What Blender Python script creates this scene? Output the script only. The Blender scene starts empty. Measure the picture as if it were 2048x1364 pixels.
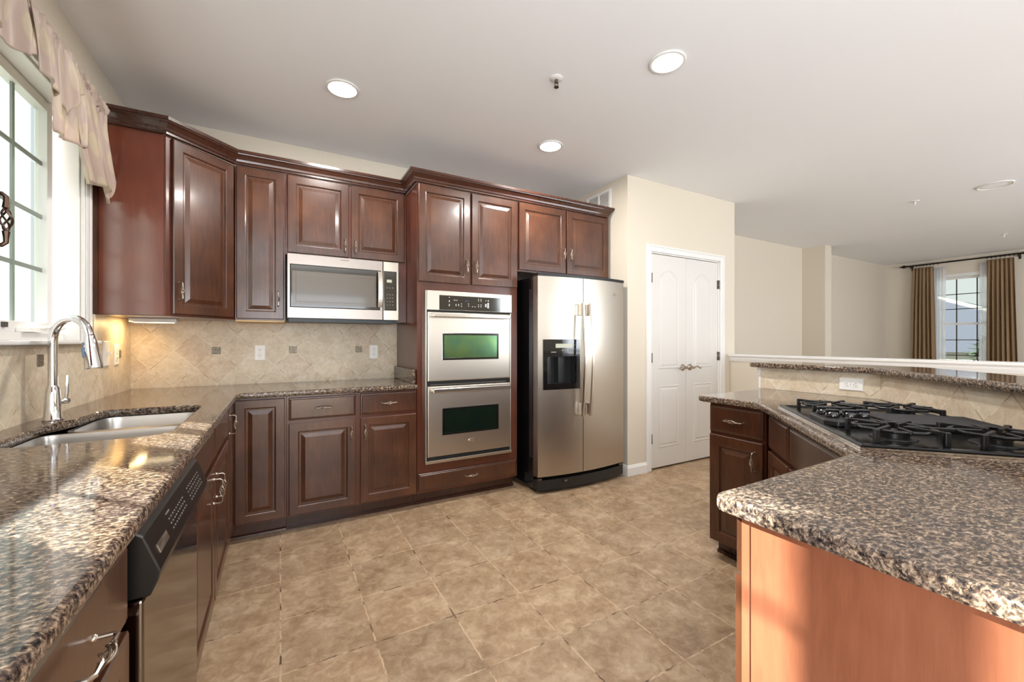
import bpy, bmesh, math, random
from mathutils import Vector, Matrix
from mathutils.geometry import tessellate_polygon
PI = math.pi
random.seed(7)
S = bpy.context.scene
COL = S.collection

# ------------------------------------------------------------------ camera
cam_d = bpy.data.cameras.new('camera')
cam = bpy.data.objects.new('camera', cam_d); COL.objects.link(cam)
cam_d.sensor_width = 36.0
cam_d.lens = 831.0 / 2048.0 * 36.0
cam_d.clip_start = 0.02; cam_d.clip_end = 300
cam.location = (0, 0, 1.23)
cam.rotation_euler = (PI / 2, 0, -math.radians(29.2))
S.camera = cam
# ------------------------------------------------------------------ view
S.view_settings.view_transform = 'Standard'
S.view_settings.look = 'None'
S.view_settings.exposure = 0.80
S.view_settings.gamma = 1.0
S.view_settings.use_curve_mapping = False
S.cycles.max_bounces = 9
S.cycles.diffuse_bounces = 5
S.cycles.glossy_bounces = 4
S.cycles.transparent_max_bounces = 12
S.cycles.sample_clamp_indirect = 6.0
S.cycles.caustics_reflective = False
S.cycles.caustics_refractive = False
# ------------------------------------------------------------------ world
W = bpy.data.worlds.new('sky'); S.world = W; W.use_nodes = True
wn = W.node_tree; wn.nodes.clear()
w_out = wn.nodes.new('ShaderNodeOutputWorld'); w_bg = wn.nodes.new('ShaderNodeBackground')
w_tc = wn.nodes.new('ShaderNodeTexCoord'); w_sx = wn.nodes.new('ShaderNodeSeparateXYZ')
w_rp = wn.nodes.new('ShaderNodeValToRGB')
w_rp.color_ramp.elements[0].position = 0.42; w_rp.color_ramp.elements[0].color = (0.62, 0.68, 0.60, 1)
w_rp.color_ramp.elements[1].position = 0.75; w_rp.color_ramp.elements[1].color = (0.80, 0.90, 1.0, 1)
e = w_rp.color_ramp.elements.new(0.52); e.color = (0.92, 0.96, 0.94, 1)
w_mp = wn.nodes.new('ShaderNodeMapRange'); w_mp.inputs[1].default_value = -1; w_mp.inputs[2].default_value = 1
wn.links.new(w_tc.outputs['Generated'], w_sx.inputs[0]); wn.links.new(w_sx.outputs['Z'], w_mp.inputs[0])
wn.links.new(w_mp.outputs[0], w_rp.inputs[0]); wn.links.new(w_rp.outputs[0], w_bg.inputs['Color'])
wn.links.new(w_bg.outputs[0], w_out.inputs[0])
w_bg.inputs['Strength'].default_value = 0.52
# ------------------------------------------------------------------ lights
def light(name, kind, loc, energy, color=(1, 1, 1), **kw):
    d = bpy.data.lights.new(name, kind); d.energy = energy; d.color = color
    for k, v in kw.items():
        if k not in ('rot', 'dir'): setattr(d, k, v)
    o = bpy.data.objects.new(name, d); COL.objects.link(o); o.location = loc
    if 'rot' in kw: o.rotation_euler = kw['rot']
    if 'dir' in kw: o.rotation_euler = Vector(kw['dir']).to_track_quat('-Z', 'Y').to_euler()
    return o
light('sun', 'SUN', (-4, 5, 5), 24.0, (1.0, 0.97, 0.93), dir=(1, -1.05, -0.75), angle=math.radians(0.9))
# breakfast window daylight plus two added fill lamps, all tilted up to brighten the ceiling
light('daylight_breakfast_windows', 'AREA', (0.55, -3.18, 1.45), 50, (0.86, 0.93, 1.0), shape='RECTANGLE', size=2.3, size_y=1.7, dir=(0, 1, 0.45))
light('added_fill_patio_side', 'AREA', (-0.86, -1.55, 1.15), 120, (0.86, 0.93, 1.0), shape='RECTANGLE', size=1.7, size_y=1.9, dir=(1, 0, 0.8))  # added fill lamp, unseen, aimed steeply up to light the kitchen ceiling
light('added_fill_family_room', 'AREA', (6.2, -3.18, 1.5), 120, (0.86, 0.93, 1.0), shape='RECTANGLE', size=2.8, size_y=1.8, dir=(0, 1, 0.3))  # unseen area lamp added to fill the family room side

# ------------------------------------------------------------------ helpers
def srgb(r, g, b):
    f = lambda c: (c / 255 / 12.92) if c / 255 <= 0.04045 else ((c / 255 + 0.055) / 1.055) ** 2.4
    return (f(r), f(g), f(b), 1.0)

def new_mat(name, color=(0.8, 0.8, 0.8, 1), rough=0.5, metal=0.0, spec=0.5, coat=0.0, coat_rough=0.05):
    m = bpy.data.materials.new(name); m.use_nodes = True
    b = m.node_tree.nodes['Principled BSDF']
    b.inputs['Base Color'].default_value = color
    b.inputs['Roughness'].default_value = rough
    b.inputs['Metallic'].default_value = metal
    b.inputs['Specular IOR Level'].default_value = spec
    b.inputs['Coat Weight'].default_value = coat
    b.inputs['Coat Roughness'].default_value = coat_rough
    return m
def bsdf(m): return m.node_tree.nodes['Principled BSDF']
def N(m, t, **kw):
    n = m.node_tree.nodes.new(t)
    for k, v in kw.items(): setattr(n, k, v)
    return n
def L(m, a, b): m.node_tree.links.new(a, b)
def coords(m, scale=(1, 1, 1), rot=(0, 0, 0), loc=(0, 0, 0), uv=False):
    tc = N(m, 'ShaderNodeTexCoord'); mp = N(m, 'ShaderNodeMapping')
    mp.inputs['Scale'].default_value = scale; mp.inputs['Rotation'].default_value = rot
    mp.inputs['Location'].default_value = loc
    L(m, tc.outputs['UV' if uv else 'Object'], mp.inputs[0]); return mp.outputs[0]
def noise(m, vec, scale, detail=4, rough=0.55, dist=0.0):
    n = N(m, 'ShaderNodeTexNoise'); n.inputs['Scale'].default_value = scale
    n.inputs['Detail'].default_value = detail; n.inputs['Roughness'].default_value = rough
    n.inputs['Distortion'].default_value = dist
    L(m, vec, n.inputs['Vector']); return n.outputs['Fac']
def ramp(m, fac, stops, interp='LINEAR'):
    r = N(m, 'ShaderNodeValToRGB'); cr = r.color_ramp; cr.interpolation = interp
    cr.elements[0].position = stops[0][0]; cr.elements[0].color = stops[0][1]
    cr.elements[1].position = stops[-1][0]; cr.elements[1].color = stops[-1][1]
    for p, c in stops[1:-1]:
        e = cr.elements.new(p); e.color = c
    L(m, fac, r.inputs[0]); return r.outputs[0]
def mix(m, fac, a, b, mode='MIX'):
    n = N(m, 'ShaderNodeMix', data_type='RGBA', blend_type=mode)
    if isinstance(fac, (int, float)): n.inputs[0].default_value = fac
    else: L(m, fac, n.inputs[0])
    for s, v in ((6, a), (7, b)):
        if isinstance(v, tuple): n.inputs[s].default_value = v
        else: L(m, v, n.inputs[s])
    return n.outputs[2]
def bump(m, h, strength, dist=0.01):
    n = N(m, 'ShaderNodeBump'); n.inputs['Strength'].default_value = strength
    n.inputs['Distance'].default_value = dist
    L(m, h, n.inputs['Height']); L(m, n.outputs[0], bsdf(m).inputs['Normal']); return n

def G(v): return (v, v, v, 1)
# --- paint
def paint(name, col, rough=0.75, spec=0.25):
    m = new_mat(name, col, rough, spec=spec)
    v = coords(m); bump(m, noise(m, v, 220, 2), 0.06, 0.002)
    c = mix(m, noise(m, v, 1.3, 3), tuple(x * 0.985 for x in col[:3]) + (1,), tuple(min(1, x * 1.015) for x in col[:3]) + (1,))
    L(m, c, bsdf(m).inputs['Base Color']); return m
M_wall = paint('cream_wall_paint', srgb(210, 200, 184))
M_ceil = paint('ceiling_paint', srgb(238, 239, 241), 0.9, 0.1)
M_trim = paint('white_trim_paint', srgb(224, 222, 219), 0.35, 0.5)
M_door = paint('white_door_paint', srgb(212, 208, 203), 0.4, 0.4)
# --- wood
def wood(name, dark, mid, light_, rough=0.28, coat=0.35, grain=1.0):
    m = new_mat(name, mid, rough, coat=coat, coat_rough=0.12)
    v = coords(m, (9, 9, 1.1)); g = noise(m, v, 7, 5, 0.6, 0.4)
    v2 = coords(m, (1, 1, 1)); big = noise(m, v2, 4.0, 2, 0.5)
    c1 = ramp(m, g, [(0.3, dark), (0.52, mid), (0.75, light_)])
    c2 = ramp(m, big, [(0.22, dark), (0.5, mid), (0.78, light_)])
    c = mix(m, 0.62, c1, c2)
    fine = noise(m, coords(m, (60, 60, 2)), 12, 2)
    c = mix(m, 0.10 * grain, c, ramp(m, fine, [(0.35, G(0.0)), (0.65, G(0.35))]), 'OVERLAY')
    L(m, c, bsdf(m).inputs['Base Color'])
    if grain: bump(m, fine, 0.015, 0.001)
    return m
M_wood = wood('dark_cherry_wood', srgb(46, 25, 16), srgb(74, 42, 26), srgb(102, 62, 39))
M_frame = wood('cherry_wood_frame', srgb(66, 31, 18), srgb(86, 40, 23), srgb(104, 52, 30))
M_crown = wood('crown_wood', srgb(42, 24, 18), srgb(62, 34, 24), srgb(78, 44, 30), 0.24, 0.3, 0.0)
M_veneer = wood('cherry_veneer', srgb(116, 68, 47), srgb(136, 82, 58), srgb(152, 96, 70), 0.34, 0.2)
M_side = wood('cherry_side_panel', srgb(88, 40, 26), srgb(104, 50, 33), srgb(118, 62, 42), 0.3, 0.6)
M_maple = new_mat('raw_maple_edge', srgb(214, 180, 130), 0.5)
# --- granite
def granite(name):
    m = new_mat(name, G(0.2), 0.07, spec=0.45)
    v = coords(m); vs = coords(m, (1.0, 1.9, 1.6), (0, 0, 0.5))
    warp = noise(m, v, 14, 2)
    n1 = noise(m, vs, 82, 3, 0.62, 0.6); n2 = noise(m, coords(m, (1, 1, 1), (0.4, 0.2, 1.2), (3, 1, 2)), 100, 3, 0.6, 0.5)
    n3 = noise(m, coords(m, (1, 1.4, 1), (0, 0, 0.9), (7, 5, 1)), 7, 3)
    base = ramp(m, n1, [(0.38, srgb(30, 25, 23)), (0.45, srgb(64, 50, 41)), (0.52, srgb(104, 84, 67)), (0.585, srgb(158, 134, 110)), (0.68, srgb(208, 188, 164))])
    blk = ramp(m, n2, [(0.40, srgb(20, 20, 25)), (0.48, srgb(60, 54, 54)), (0.55, srgb(108, 90, 76)), (0.64, srgb(186, 164, 142))])
    c = mix(m, 0.42, base, blk)
    c = mix(m, ramp(m, n3, [(0.42, G(0)), (0.68, G(0.28))]), c, ramp(m, n2, [(0.42, srgb(28, 32, 44)), (0.6, srgb(110, 106, 110))]))
    vo = N(m, 'ShaderNodeTexVoronoi'); vo.inputs['Scale'].default_value = 120; L(m, v, vo.inputs['Vector'])
    spk = ramp(m, vo.outputs['Distance'], [(0.12, G(1)), (0.24, G(0))])
    c = mix(m, mix(m, 1.0, spk, ramp(m, n1, [(0.45, G(0.9)), (0.55, G(0))]), 'MULTIPLY'), c, srgb(14, 13, 15))
    L(m, c, bsdf(m).inputs['Base Color'])
    return m
M_granite = granite('speckled_brown_granite')
# --- tiles
def tile_mat(name, size, mortar, cols, mort, uv, offs=(0, 0), rough=0.45, chip=0.0, nscale=9, bumpk=0.25):
    m = new_mat(name, cols[1], rough, spec=0.4)
    tc = N(m, 'ShaderNodeTexCoord')
    src = tc.outputs['UV' if uv else 'Object']
    mp = N(m, 'ShaderNodeMapping'); mp.inputs['Location'].default_value = (-offs[0], -offs[1], 0)
    L(m, src, mp.inputs[0]); vec = mp.outputs[0]
    if chip:
        nt = N(m, 'ShaderNodeTexNoise'); nt.inputs['Scale'].default_value = 45; nt.inputs['Detail'].default_value = 5
        L(m, vec, nt.inputs['Vector'])
        sb = N(m, 'ShaderNodeVectorMath', operation='SUBTRACT'); L(m, nt.outputs['Color'], sb.inputs[0]); sb.inputs[1].default_value = (0.5, 0.5, 0.5)
        sc = N(m, 'ShaderNodeVectorMath', operation='SCALE'); L(m, sb.outputs[0], sc.inputs[0]); sc.inputs['Scale'].default_value = chip
        ad = N(m, 'ShaderNodeVectorMath', operation='ADD'); L(m, vec, ad.inputs[0]); L(m, sc.outputs[0], ad.inputs[1]); bv = ad.outputs[0]
    else: bv = vec
    b = N(m, 'ShaderNodeTexBrick'); b.offset = 0.0; b.squash = 1.0
    b.inputs['Scale'].default_value = 1.0; b.inputs['Brick Width'].default_value = size; b.inputs['Row Height'].default_value = size
    b.inputs['Mortar Size'].default_value = mortar; b.inputs['Mortar Smooth'].default_value = 0.15; b.inputs['Bias'].default_value = 0.0
    b.inputs['Color1'].default_value = G(0.0); b.inputs['Color2'].default_value = G(1.0); b.inputs['Mortar'].default_value = G(0.5)
    L(m, bv, b.inputs['Vector'])
    n = noise(m, vec, nscale, 6, 0.6, 0.5); n2 = noise(m, vec, nscale * 3.6, 6, 0.65, 0.9)
    c = ramp(m, n, [(0.30, cols[0]), (0.5, cols[1]), (0.68, cols[2])])
    c = mix(m, 0.45, c, ramp(m, n2, [(0.34, cols[0]), (0.5, cols[1]), (0.64, cols[2])]))
    tv = ramp(m, b.outputs['Color'], [(0.0, G(0.43)), (1.0, G(0.57))])
    c = mix(m, 0.8, c, tv, 'OVERLAY')
    mc = mort[0] if len(mort) == 1 else mix(m, ramp(m, noise(m, vec, 11, 5), [(0.40, G(0)), (0.52, G(1))]), mort[0], mort[1])
    c = mix(m, b.outputs['Fac'], c, mc)
    L(m, c, bsdf(m).inputs['Base Color'])
    inv = N(m, 'ShaderNodeMath', operation='SUBTRACT'); inv.inputs[0].default_value = 1.0; L(m, b.outputs['Fac'], inv.inputs[1])
    h = N(m, 'ShaderNodeMath', operation='MULTIPLY_ADD'); L(m, n2, h.inputs[0]); h.inputs[1].default_value = 0.25; L(m, inv.outputs[0], h.inputs[2])
    bump(m, h.outputs[0], bumpk, 0.004)
    return m
M_floor = tile_mat('travertine_floor_tile', 0.340, 0.0034, (srgb(124, 98, 73), srgb(158, 132, 104), srgb(187, 165, 138)),
                   (srgb(88, 66, 48), srgb(188, 162, 132)), False, (0.003, 0.052), 0.36, 0.012, 6.0, 0.22)
M_splash = tile_mat('travertine_wall_tile', 0.1711, 0.0030, (srgb(188, 169, 142), srgb(208, 192, 168), srgb(222, 211, 193)),
                    (srgb(172, 150, 122), srgb(222, 209, 188)), True, (0, 0), 0.42, 0.002, 9.0, 0.16)
# --- metals etc
def steel(name, col, rough, stretch=(2, 2, 260), aniso=0.0):
    m = new_mat(name, col, rough, 1.0)
    v = coords(m, stretch); n = noise(m, v, 3, 3, 0.6)
    L(m, mix(m, 0.04, col, mix(m, n, G(0), G(1))), bsdf(m).inputs['Base Color'])
    bsdf(m).inputs['Anisotropic'].default_value = aniso
    return m
M_steel = steel('brushed_stainless_steel', srgb(192, 183, 171), 0.33, aniso=0.35)
M_steelh = steel('satin_steel_handle', srgb(214, 206, 196), 0.22, (40, 40, 40))
M_sink = steel('sink_steel', srgb(190, 186, 182), 0.30, (60, 2, 60))
M_chrome = new_mat('polished_chrome', G(0.86), 0.06, 1.0)
M_nickel = new_mat('antique_nickel', srgb(176, 164, 150), 0.28, 1.0)
M_bronze = new_mat('dark_bronze', srgb(84, 66, 56), 0.35, 1.0)
M_hinge = new_mat('hinge_metal', srgb(120, 112, 104), 0.35, 1.0)
M_black = new_mat('black_gloss_enamel', G(0.006), 0.12, coat=0.5)
M_blackm = new_mat('black_plastic', G(0.012), 0.38)
M_iron = new_mat('black_cast_iron', srgb(15, 13, 13), 0.36, spec=0.5)
M_bglass = new_mat('black_control_glass', srgb(34, 31, 26), 0.08, coat=0.6)
M_dark = new_mat('dark_gap', G(0.004), 0.6)
M_plastic = new_mat('white_plastic', srgb(238, 236, 232), 0.35)
M_slot = new_mat('outlet_slot', srgb(60, 56, 52), 0.6)
M_icon = new_mat('printed_icon_grey', srgb(205, 205, 205), 0.5)
M_lcd = new_mat('lcd_window', srgb(176, 176, 158), 0.3)
M_iron2 = new_mat('black_curtain_iron', srgb(26, 18, 15), 0.45, 0.4)
M_deco = new_mat('pewter_accent_tile', srgb(74, 68, 58), 0.4, 0.5)
_v = coords(M_deco, (1, 1, 1)); _vo = N(M_deco, 'ShaderNodeTexVoronoi'); _vo.inputs['Scale'].default_value = 150; L(M_deco, _v, _vo.inputs['Vector'])
L(M_deco, ramp(M_deco, _vo.outputs['Distance'], [(0.2, srgb(40, 36, 32)), (0.55, srgb(128, 118, 102))]), bsdf(M_deco).inputs['Base Color'])
# lower oven window: mirror-like low-e coated glass with a green cast
M_oven = new_mat('coated_green_oven_glass', srgb(16, 26, 20), 0.10)
bsdf(M_oven).inputs['IOR'].default_value = 1.6
bsdf(M_oven).inputs['Specular Tint'].default_value = (0.25, 1.0, 0.42, 1)
_n = noise(M_oven, coords(M_oven, (1, 1, 1)), 4, 2)
L(M_oven, ramp(M_oven, _n, [(0.35, (0.12, 0.85, 0.55, 1)), (0.65, (0.55, 1.0, 0.30, 1))]), bsdf(M_oven).inputs['Specular Tint'])
M_oven_refl = new_mat('oven_glass_painted_reflection', srgb(110, 165, 120), 0.14, 0.85)  # upper oven window: bright window reflection put into the glass colour
L(M_oven_refl, ramp(M_oven_refl, noise(M_oven_refl, coords(M_oven_refl, (1, 1, 1)), 5, 2), [(0.35, srgb(78, 130, 112)), (0.65, srgb(120, 152, 100))]), bsdf(M_oven_refl).inputs['Base Color'])
M_mwglass = new_mat('microwave_window', srgb(84, 76, 67), 0.2, coat=0.4, coat_rough=0.05)
def emit(name, col, s):
    m = bpy.data.materials.new(name); m.use_nodes = True; nt = m.node_tree; nt.nodes.clear()
    o = nt.nodes.new('ShaderNodeOutputMaterial'); e_ = nt.nodes.new('ShaderNodeEmission')
    e_.inputs[0].default_value = col; e_.inputs[1].default_value = s; nt.links.new(e_.outputs[0], o.inputs[0]); return m
M_lamp = emit('lit_lamp_lens', (1, 0.97, 0.92, 1), 7.0)
M_led = emit('blue_clock_digits', (0.25, 0.3, 0.9, 1), 0.5)
M_uclens = emit('undercabinet_lens', (1, 0.80, 0.48, 1), 3.0)
# window glass: clear with a surface reflection
def glass_mat():
    m = bpy.data.materials.new('window_glass'); m.use_nodes = True; nt = m.node_tree; nt.nodes.clear()
    o = nt.nodes.new('ShaderNodeOutputMaterial'); t = nt.nodes.new('ShaderNodeBsdfTransparent'); g = nt.nodes.new('ShaderNodeBsdfGlossy')
    g.inputs['Roughness'].default_value = 0.02; f = nt.nodes.new('ShaderNodeFresnel'); f.inputs[0].default_value = 1.25
    t.inputs[0].default_value = (0.94, 0.97, 0.95, 1)
    ge = nt.nodes.new('ShaderNodeNewGeometry'); sb = nt.nodes.new('ShaderNodeMath'); sb.operation = 'SUBTRACT'; sb.inputs[0].default_value = 1.0
    nt.links.new(ge.outputs['Backfacing'], sb.inputs[1]); mu = nt.nodes.new('ShaderNodeMath'); mu.operation = 'MULTIPLY'
    nt.links.new(sb.outputs[0], mu.inputs[0]); nt.links.new(f.outputs[0], mu.inputs[1])
    x = nt.nodes.new('ShaderNodeMixShader'); nt.links.new(mu.outputs[0], x.inputs[0]); nt.links.new(t.outputs[0], x.inputs[1]); nt.links.new(g.outputs[0], x.inputs[2])
    nt.links.new(x.outputs[0], o.inputs[0]); return m
M_glass = glass_mat()
def sheer_mat(name, col, alpha, streak=None):
    m = bpy.data.materials.new(name); m.use_nodes = True; nt = m.node_tree; nt.nodes.clear()
    o = nt.nodes.new('ShaderNodeOutputMaterial'); t = nt.nodes.new('ShaderNodeBsdfTransparent')
    d = nt.nodes.new('ShaderNodeBsdfDiffuse'); d.inputs[0].default_value = col
    tr = nt.nodes.new('ShaderNodeBsdfTranslucent'); tr.inputs[0].default_value = col
    x1 = nt.nodes.new('ShaderNodeMixShader'); x1.inputs[0].default_value = 0.6
    nt.links.new(d.outputs[0], x1.inputs[1]); nt.links.new(tr.outputs[0], x1.inputs[2])
    x2 = nt.nodes.new('ShaderNodeMixShader'); x2.inputs[0].default_value = alpha
    nt.links.new(t.outputs[0], x2.inputs[1]); nt.links.new(x1.outputs[0], x2.inputs[2]); nt.links.new(x2.outputs[0], o.inputs[0])
    return m
M_sheer = sheer_mat('sheer_white_voile', (0.9, 0.9, 0.92, 1), 0.55)
M_screen = sheer_mat('insect_screen', srgb(206, 214, 204), 0.10)
# fabrics
def fabric(name, c0, c1, trans=0.0, leaf=False, rough=0.7):
    m = new_mat(name, c0, rough, spec=0.3)
    v = coords(m, (1, 1, 1), uv=leaf)
    if leaf:      # woven ogee leaf pattern with its own outline
        w = N(m, 'ShaderNodeTexVoronoi', feature='F1'); w.inputs['Scale'].default_value = 1.0; w.inputs['Randomness'].default_value = 0.15
        mp = coords(m, (17, 6.5, 1), uv=True); L(m, mp, w.inputs['Vector'])
        f = ramp(m, w.outputs['Distance'], [(0.28, G(1)), (0.36, G(0))])
        c = mix(m, f, c0, c1)
    else:
        c = mix(m, noise(m, v, 60, 3), c0, c1)
    L(m, c, bsdf(m).inputs['Base Color'])
    if trans:
        nt = m.node_tree; out = nt.nodes['Material Output']; tr = N(m, 'ShaderNodeBsdfTranslucent')
        L(m, c, tr.inputs[0]); x = N(m, 'ShaderNodeMixShader'); x.inputs[0].default_value = trans
        L(m, bsdf(m).outputs[0], x.inputs[1]); L(m, tr.outputs[0], x.inputs[2]); L(m, x.outputs[0], out.inputs[0])
    return m
M_curtain = fabric('tan_curtain_linen', srgb(140, 112, 82), srgb(164, 136, 104), 0.12)
M_valance = fabric('valance_satin', srgb(196, 177, 165), srgb(207, 192, 169), 0.22, leaf=True, rough=0.45)

def obj(name, mesh, mat=None, parent=None, smooth=None):
    o = bpy.data.objects.new(name, mesh); COL.objects.link(o)
    if mat is not None and not mesh.materials: mesh.materials.append(mat)
    if parent is not None: o.parent = parent
    return o
class MB:
    """collects shapes, then links them as one mesh object"""
    def __init__(s): s.v = []; s.f = []; s.flat_top = False
    def add(s, vs, fs):
        o = len(s.v); s.v += [tuple(v) for v in vs]; s.f += [tuple(i + o for i in f) for f in fs]; return s
    def box(s, x0, x1, y0, y1, z0, z1):
        if x0 > x1: x0, x1 = x1, x0
        if y0 > y1: y0, y1 = y1, y0
        if z0 > z1: z0, z1 = z1, z0
        v = [(x0, y0, z0), (x1, y0, z0), (x1, y1, z0), (x0, y1, z0), (x0, y0, z1), (x1, y0, z1), (x1, y1, z1), (x0, y1, z1)]
        return s.add(v, [(0, 3, 2, 1), (4, 5, 6, 7), (0, 1, 5, 4), (1, 2, 6, 5), (2, 3, 7, 6), (3, 0, 4, 7)])
    def prism(s, poly, z0, z1):
        n = len(poly); a = sum(poly[i][0] * poly[(i + 1) % n][1] - poly[(i + 1) % n][0] * poly[i][1] for i in range(n))
        if a < 0: poly = poly[::-1]
        v = [(x, y, z0) for x, y in poly] + [(x, y, z1) for x, y in poly]
        f = [tuple(range(n - 1, -1, -1)), tuple(range(n, 2 * n))] + [(i, (i + 1) % n, n + (i + 1) % n, n + i) for i in range(n)]
        return s.add(v, f)
    def rings(s, x0, x1, z0, z1, prof, yb):
        """a framed front facing -Y: nested rectangles (inset, y), closed by a back at yb"""
        vs = []; fs = []
        P = [(0, yb)] + list(prof)
        for (i, y) in P: vs += [(x0 + i, y, z0 + i), (x1 - i, y, z0 + i), (x1 - i, y, z1 - i), (x0 + i, y, z1 - i)]
        for k in range(len(P) - 1):
            for j in range(4):
                a = k * 4 + j; b = k * 4 + (j + 1) % 4; fs.append((a, b, b + 4, a + 4))
        n = len(P) * 4; fs.append((n - 4, n - 3, n - 2, n - 1)); fs.append((3, 2, 1, 0))
        return s.add(vs, fs)
    def tube(s, pts, r, seg=8, closed=False, cap=True):
        pts = [Vector(p) for p in pts]; n = len(pts); rr = r if isinstance(r, (list, tuple)) else [r] * n
        vs = []; fs = []; up = None
        for i, p in enumerate(pts):
            if closed: t = (pts[(i + 1) % n] - pts[i - 1]).normalized()
            else: t = (pts[min(i + 1, n - 1)] - pts[max(i - 1, 0)]).normalized()
            if up is None:
                up = Vector((0, 0, 1)) if abs(t.z) < 0.9 else Vector((1, 0, 0))
            up = (up - t * up.dot(t)).normalized(); b = t.cross(up)
            for k in range(seg):
                a = 2 * PI * k / seg; vs.append(p + (up * math.cos(a) + b * math.sin(a)) * rr[i])
        m = n if closed else n - 1
        for i in range(m):
            for k in range(seg):
                a = i * seg + k; b_ = i * seg + (k + 1) % seg; j = ((i + 1) % n) * seg
                fs.append((a, b_, j + (k + 1) % seg, j + k))
        if cap and not closed:
            fs.append(tuple(range(seg - 1, -1, -1))); fs.append(tuple((n - 1) * seg + k for k in range(seg)))
        return s.add(vs, fs)
    def lathe(s, prof, c=(0, 0, 0), axis='z', seg=20):
        vs = []; fs = []; n = len(prof)
        for (r, h) in prof:
            for k in range(seg):
                a = 2 * PI * k / seg; x, y = r * math.cos(a), r * math.sin(a)
                p = {'z': (x, y, h), 'y': (x, h, -y), 'x': (h, x, y)}[axis]
                vs.append((p[0] + c[0], p[1] + c[1], p[2] + c[2]))
        for i in range(n - 1):
            for k in range(seg):
                fs.append((i * seg + k, i * seg + (k + 1) % seg, (i + 1) * seg + (k + 1) % seg, (i + 1) * seg + k))
        fs.append(tuple(range(seg - 1, -1, -1))); fs.append(tuple((n - 1) * seg + k for k in range(seg)))
        return s.add(vs, fs)
    def xf(s, M):
        s.v = [tuple(M @ Vector(v)) for v in s.v]; return s
    def mesh(s, name, smooth=False, bevel=0):
        me = bpy.data.meshes.new(name); me.from_pydata(s.v, [], s.f); me.update()
        bm = bmesh.new(); bm.from_mesh(me); bmesh.ops.recalc_face_normals(bm, faces=bm.faces[:]); bm.to_mesh(me); bm.free()
        if smooth:
            for p in me.polygons: p.use_smooth = True
            me.set_sharp_from_angle(angle=math.radians(35))
            for p in me.polygons:
                if len(p.vertices) > 4 or (s.flat_top and abs(p.normal.z) > 0.995): p.use_smooth = False
            me.update()
        return me
    def build(s, name, mat, parent=None, smooth=False, bevel=0.0, segs=2):
        o = obj(name, s.mesh(name, smooth), mat, parent)
        if bevel:
            b = o.modifiers.new('bevel', 'BEVEL'); b.width = bevel; b.segments = segs; b.limit_method = 'ANGLE'; b.angle_limit = math.radians(40)
        return o
def thing(name, label, cat, loc=(0, 0, 0), rz=0.0, group=None):
    o = bpy.data.objects.new(name, None); COL.objects.link(o); o.empty_display_size = 0.05
    o.location = loc; o.rotation_euler = (0, 0, rz); o['label'] = label; o['category'] = cat
    if group: o['group'] = group
    return o
def tag(o, label, cat, group=None, kind=None):
    o['label'] = label; o['category'] = cat
    if group: o['group'] = group
    if kind: o['kind'] = kind
    return o
def struct(o, label=None, cat=None):
    o['kind'] = 'structure'
    if label: o['label'] = label
    if cat: o['category'] = cat
    return o
def offset_poly(poly, d):
    """inset of a CCW polygon by d (mitred)"""
    n = len(poly); out = []
    for i in range(n):
        p0, p1, p2 = Vector(poly[i - 1]), Vector(poly[i]), Vector(poly[(i + 1) % n])
        a = (p1 - p0).normalized(); b = (p2 - p1).normalized()
        na = Vector((-a.y, a.x)); nb = Vector((-b.y, b.x)); m = na + nb
        k = max(0.35, m.length_squared / 2)
        out.append(tuple(p1 + m * (d / k / 1.0) * 1.0))
    return out
def fillet(poly, radii, seg=6):
    out = []; n = len(poly)
    for i in range(n):
        r = radii[i] if isinstance(radii, (list, tuple)) else radii
        p0, p1, p2 = Vector(poly[i - 1]), Vector(poly[i]), Vector(poly[(i + 1) % n])
        if r <= 0: out.append(tuple(p1)); continue
        a = (p0 - p1).normalized(); b = (p2 - p1).normalized(); ang = a.angle(b)
        t = min(r / math.tan(ang / 2), (p0 - p1).length * 0.49, (p2 - p1).length * 0.49)
        s0, s1 = p1 + a * t, p1 + b * t
        for k in range(seg + 1):
            u = k / seg; out.append(tuple(s0 * (1 - u) ** 2 + p1 * 2 * u * (1 - u) + s1 * u ** 2))
    return out
def ccw(p):
    n = len(p); a = sum(p[i][0] * p[(i + 1) % n][1] - p[(i + 1) % n][0] * p[i][1] for i in range(n))
    return p if a > 0 else p[::-1]
def slab(mb, outer, z0, z1, hole=None, r=0.009):
    mb.flat_top = True; outer = ccw(outer); prof = [(r, z0), (r * 0.3, z0 + r * 0.3), (0, z0 + r), (0, z1 - r), (r * 0.3, z1 - r * 0.3), (r, z1)]
    def shell(poly, sgn):
        n = len(poly); vs = []; fs = []
        for d, z in prof: vs += [(x, y, z) for x, y in offset_poly(poly, d)]
        for k in range(len(prof) - 1):
            for i in range(n):
                a = k * n + i; b = k * n + (i + 1) % n; fs.append((a, b, b + n, a + n) if sgn > 0 else (a, a + n, b + n, b))
        o = len(mb.v); mb.add(vs, fs); return o, n
    o1, n1 = shell(outer, 1)
    loops = [[Vector((x, y, 0)) for x, y in offset_poly(outer, r)]]
    if hole:
        hole = ccw(hole)[::-1]; o2, n2 = shell(hole, 1); loops.append([Vector((x, y, 0)) for x, y in offset_poly(hole, r)])
    for top in (False, True):
        base = (len(prof) - 1) if top else 0
        idx = [o1 + base * n1 + i for i in range(n1)] + ([o2 + base * n2 + i for i in range(n2)] if hole else [])
        for t in tessellate_polygon(loops):
            tri = tuple(idx[i] for i in t); mb.f.append(tri)
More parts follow.
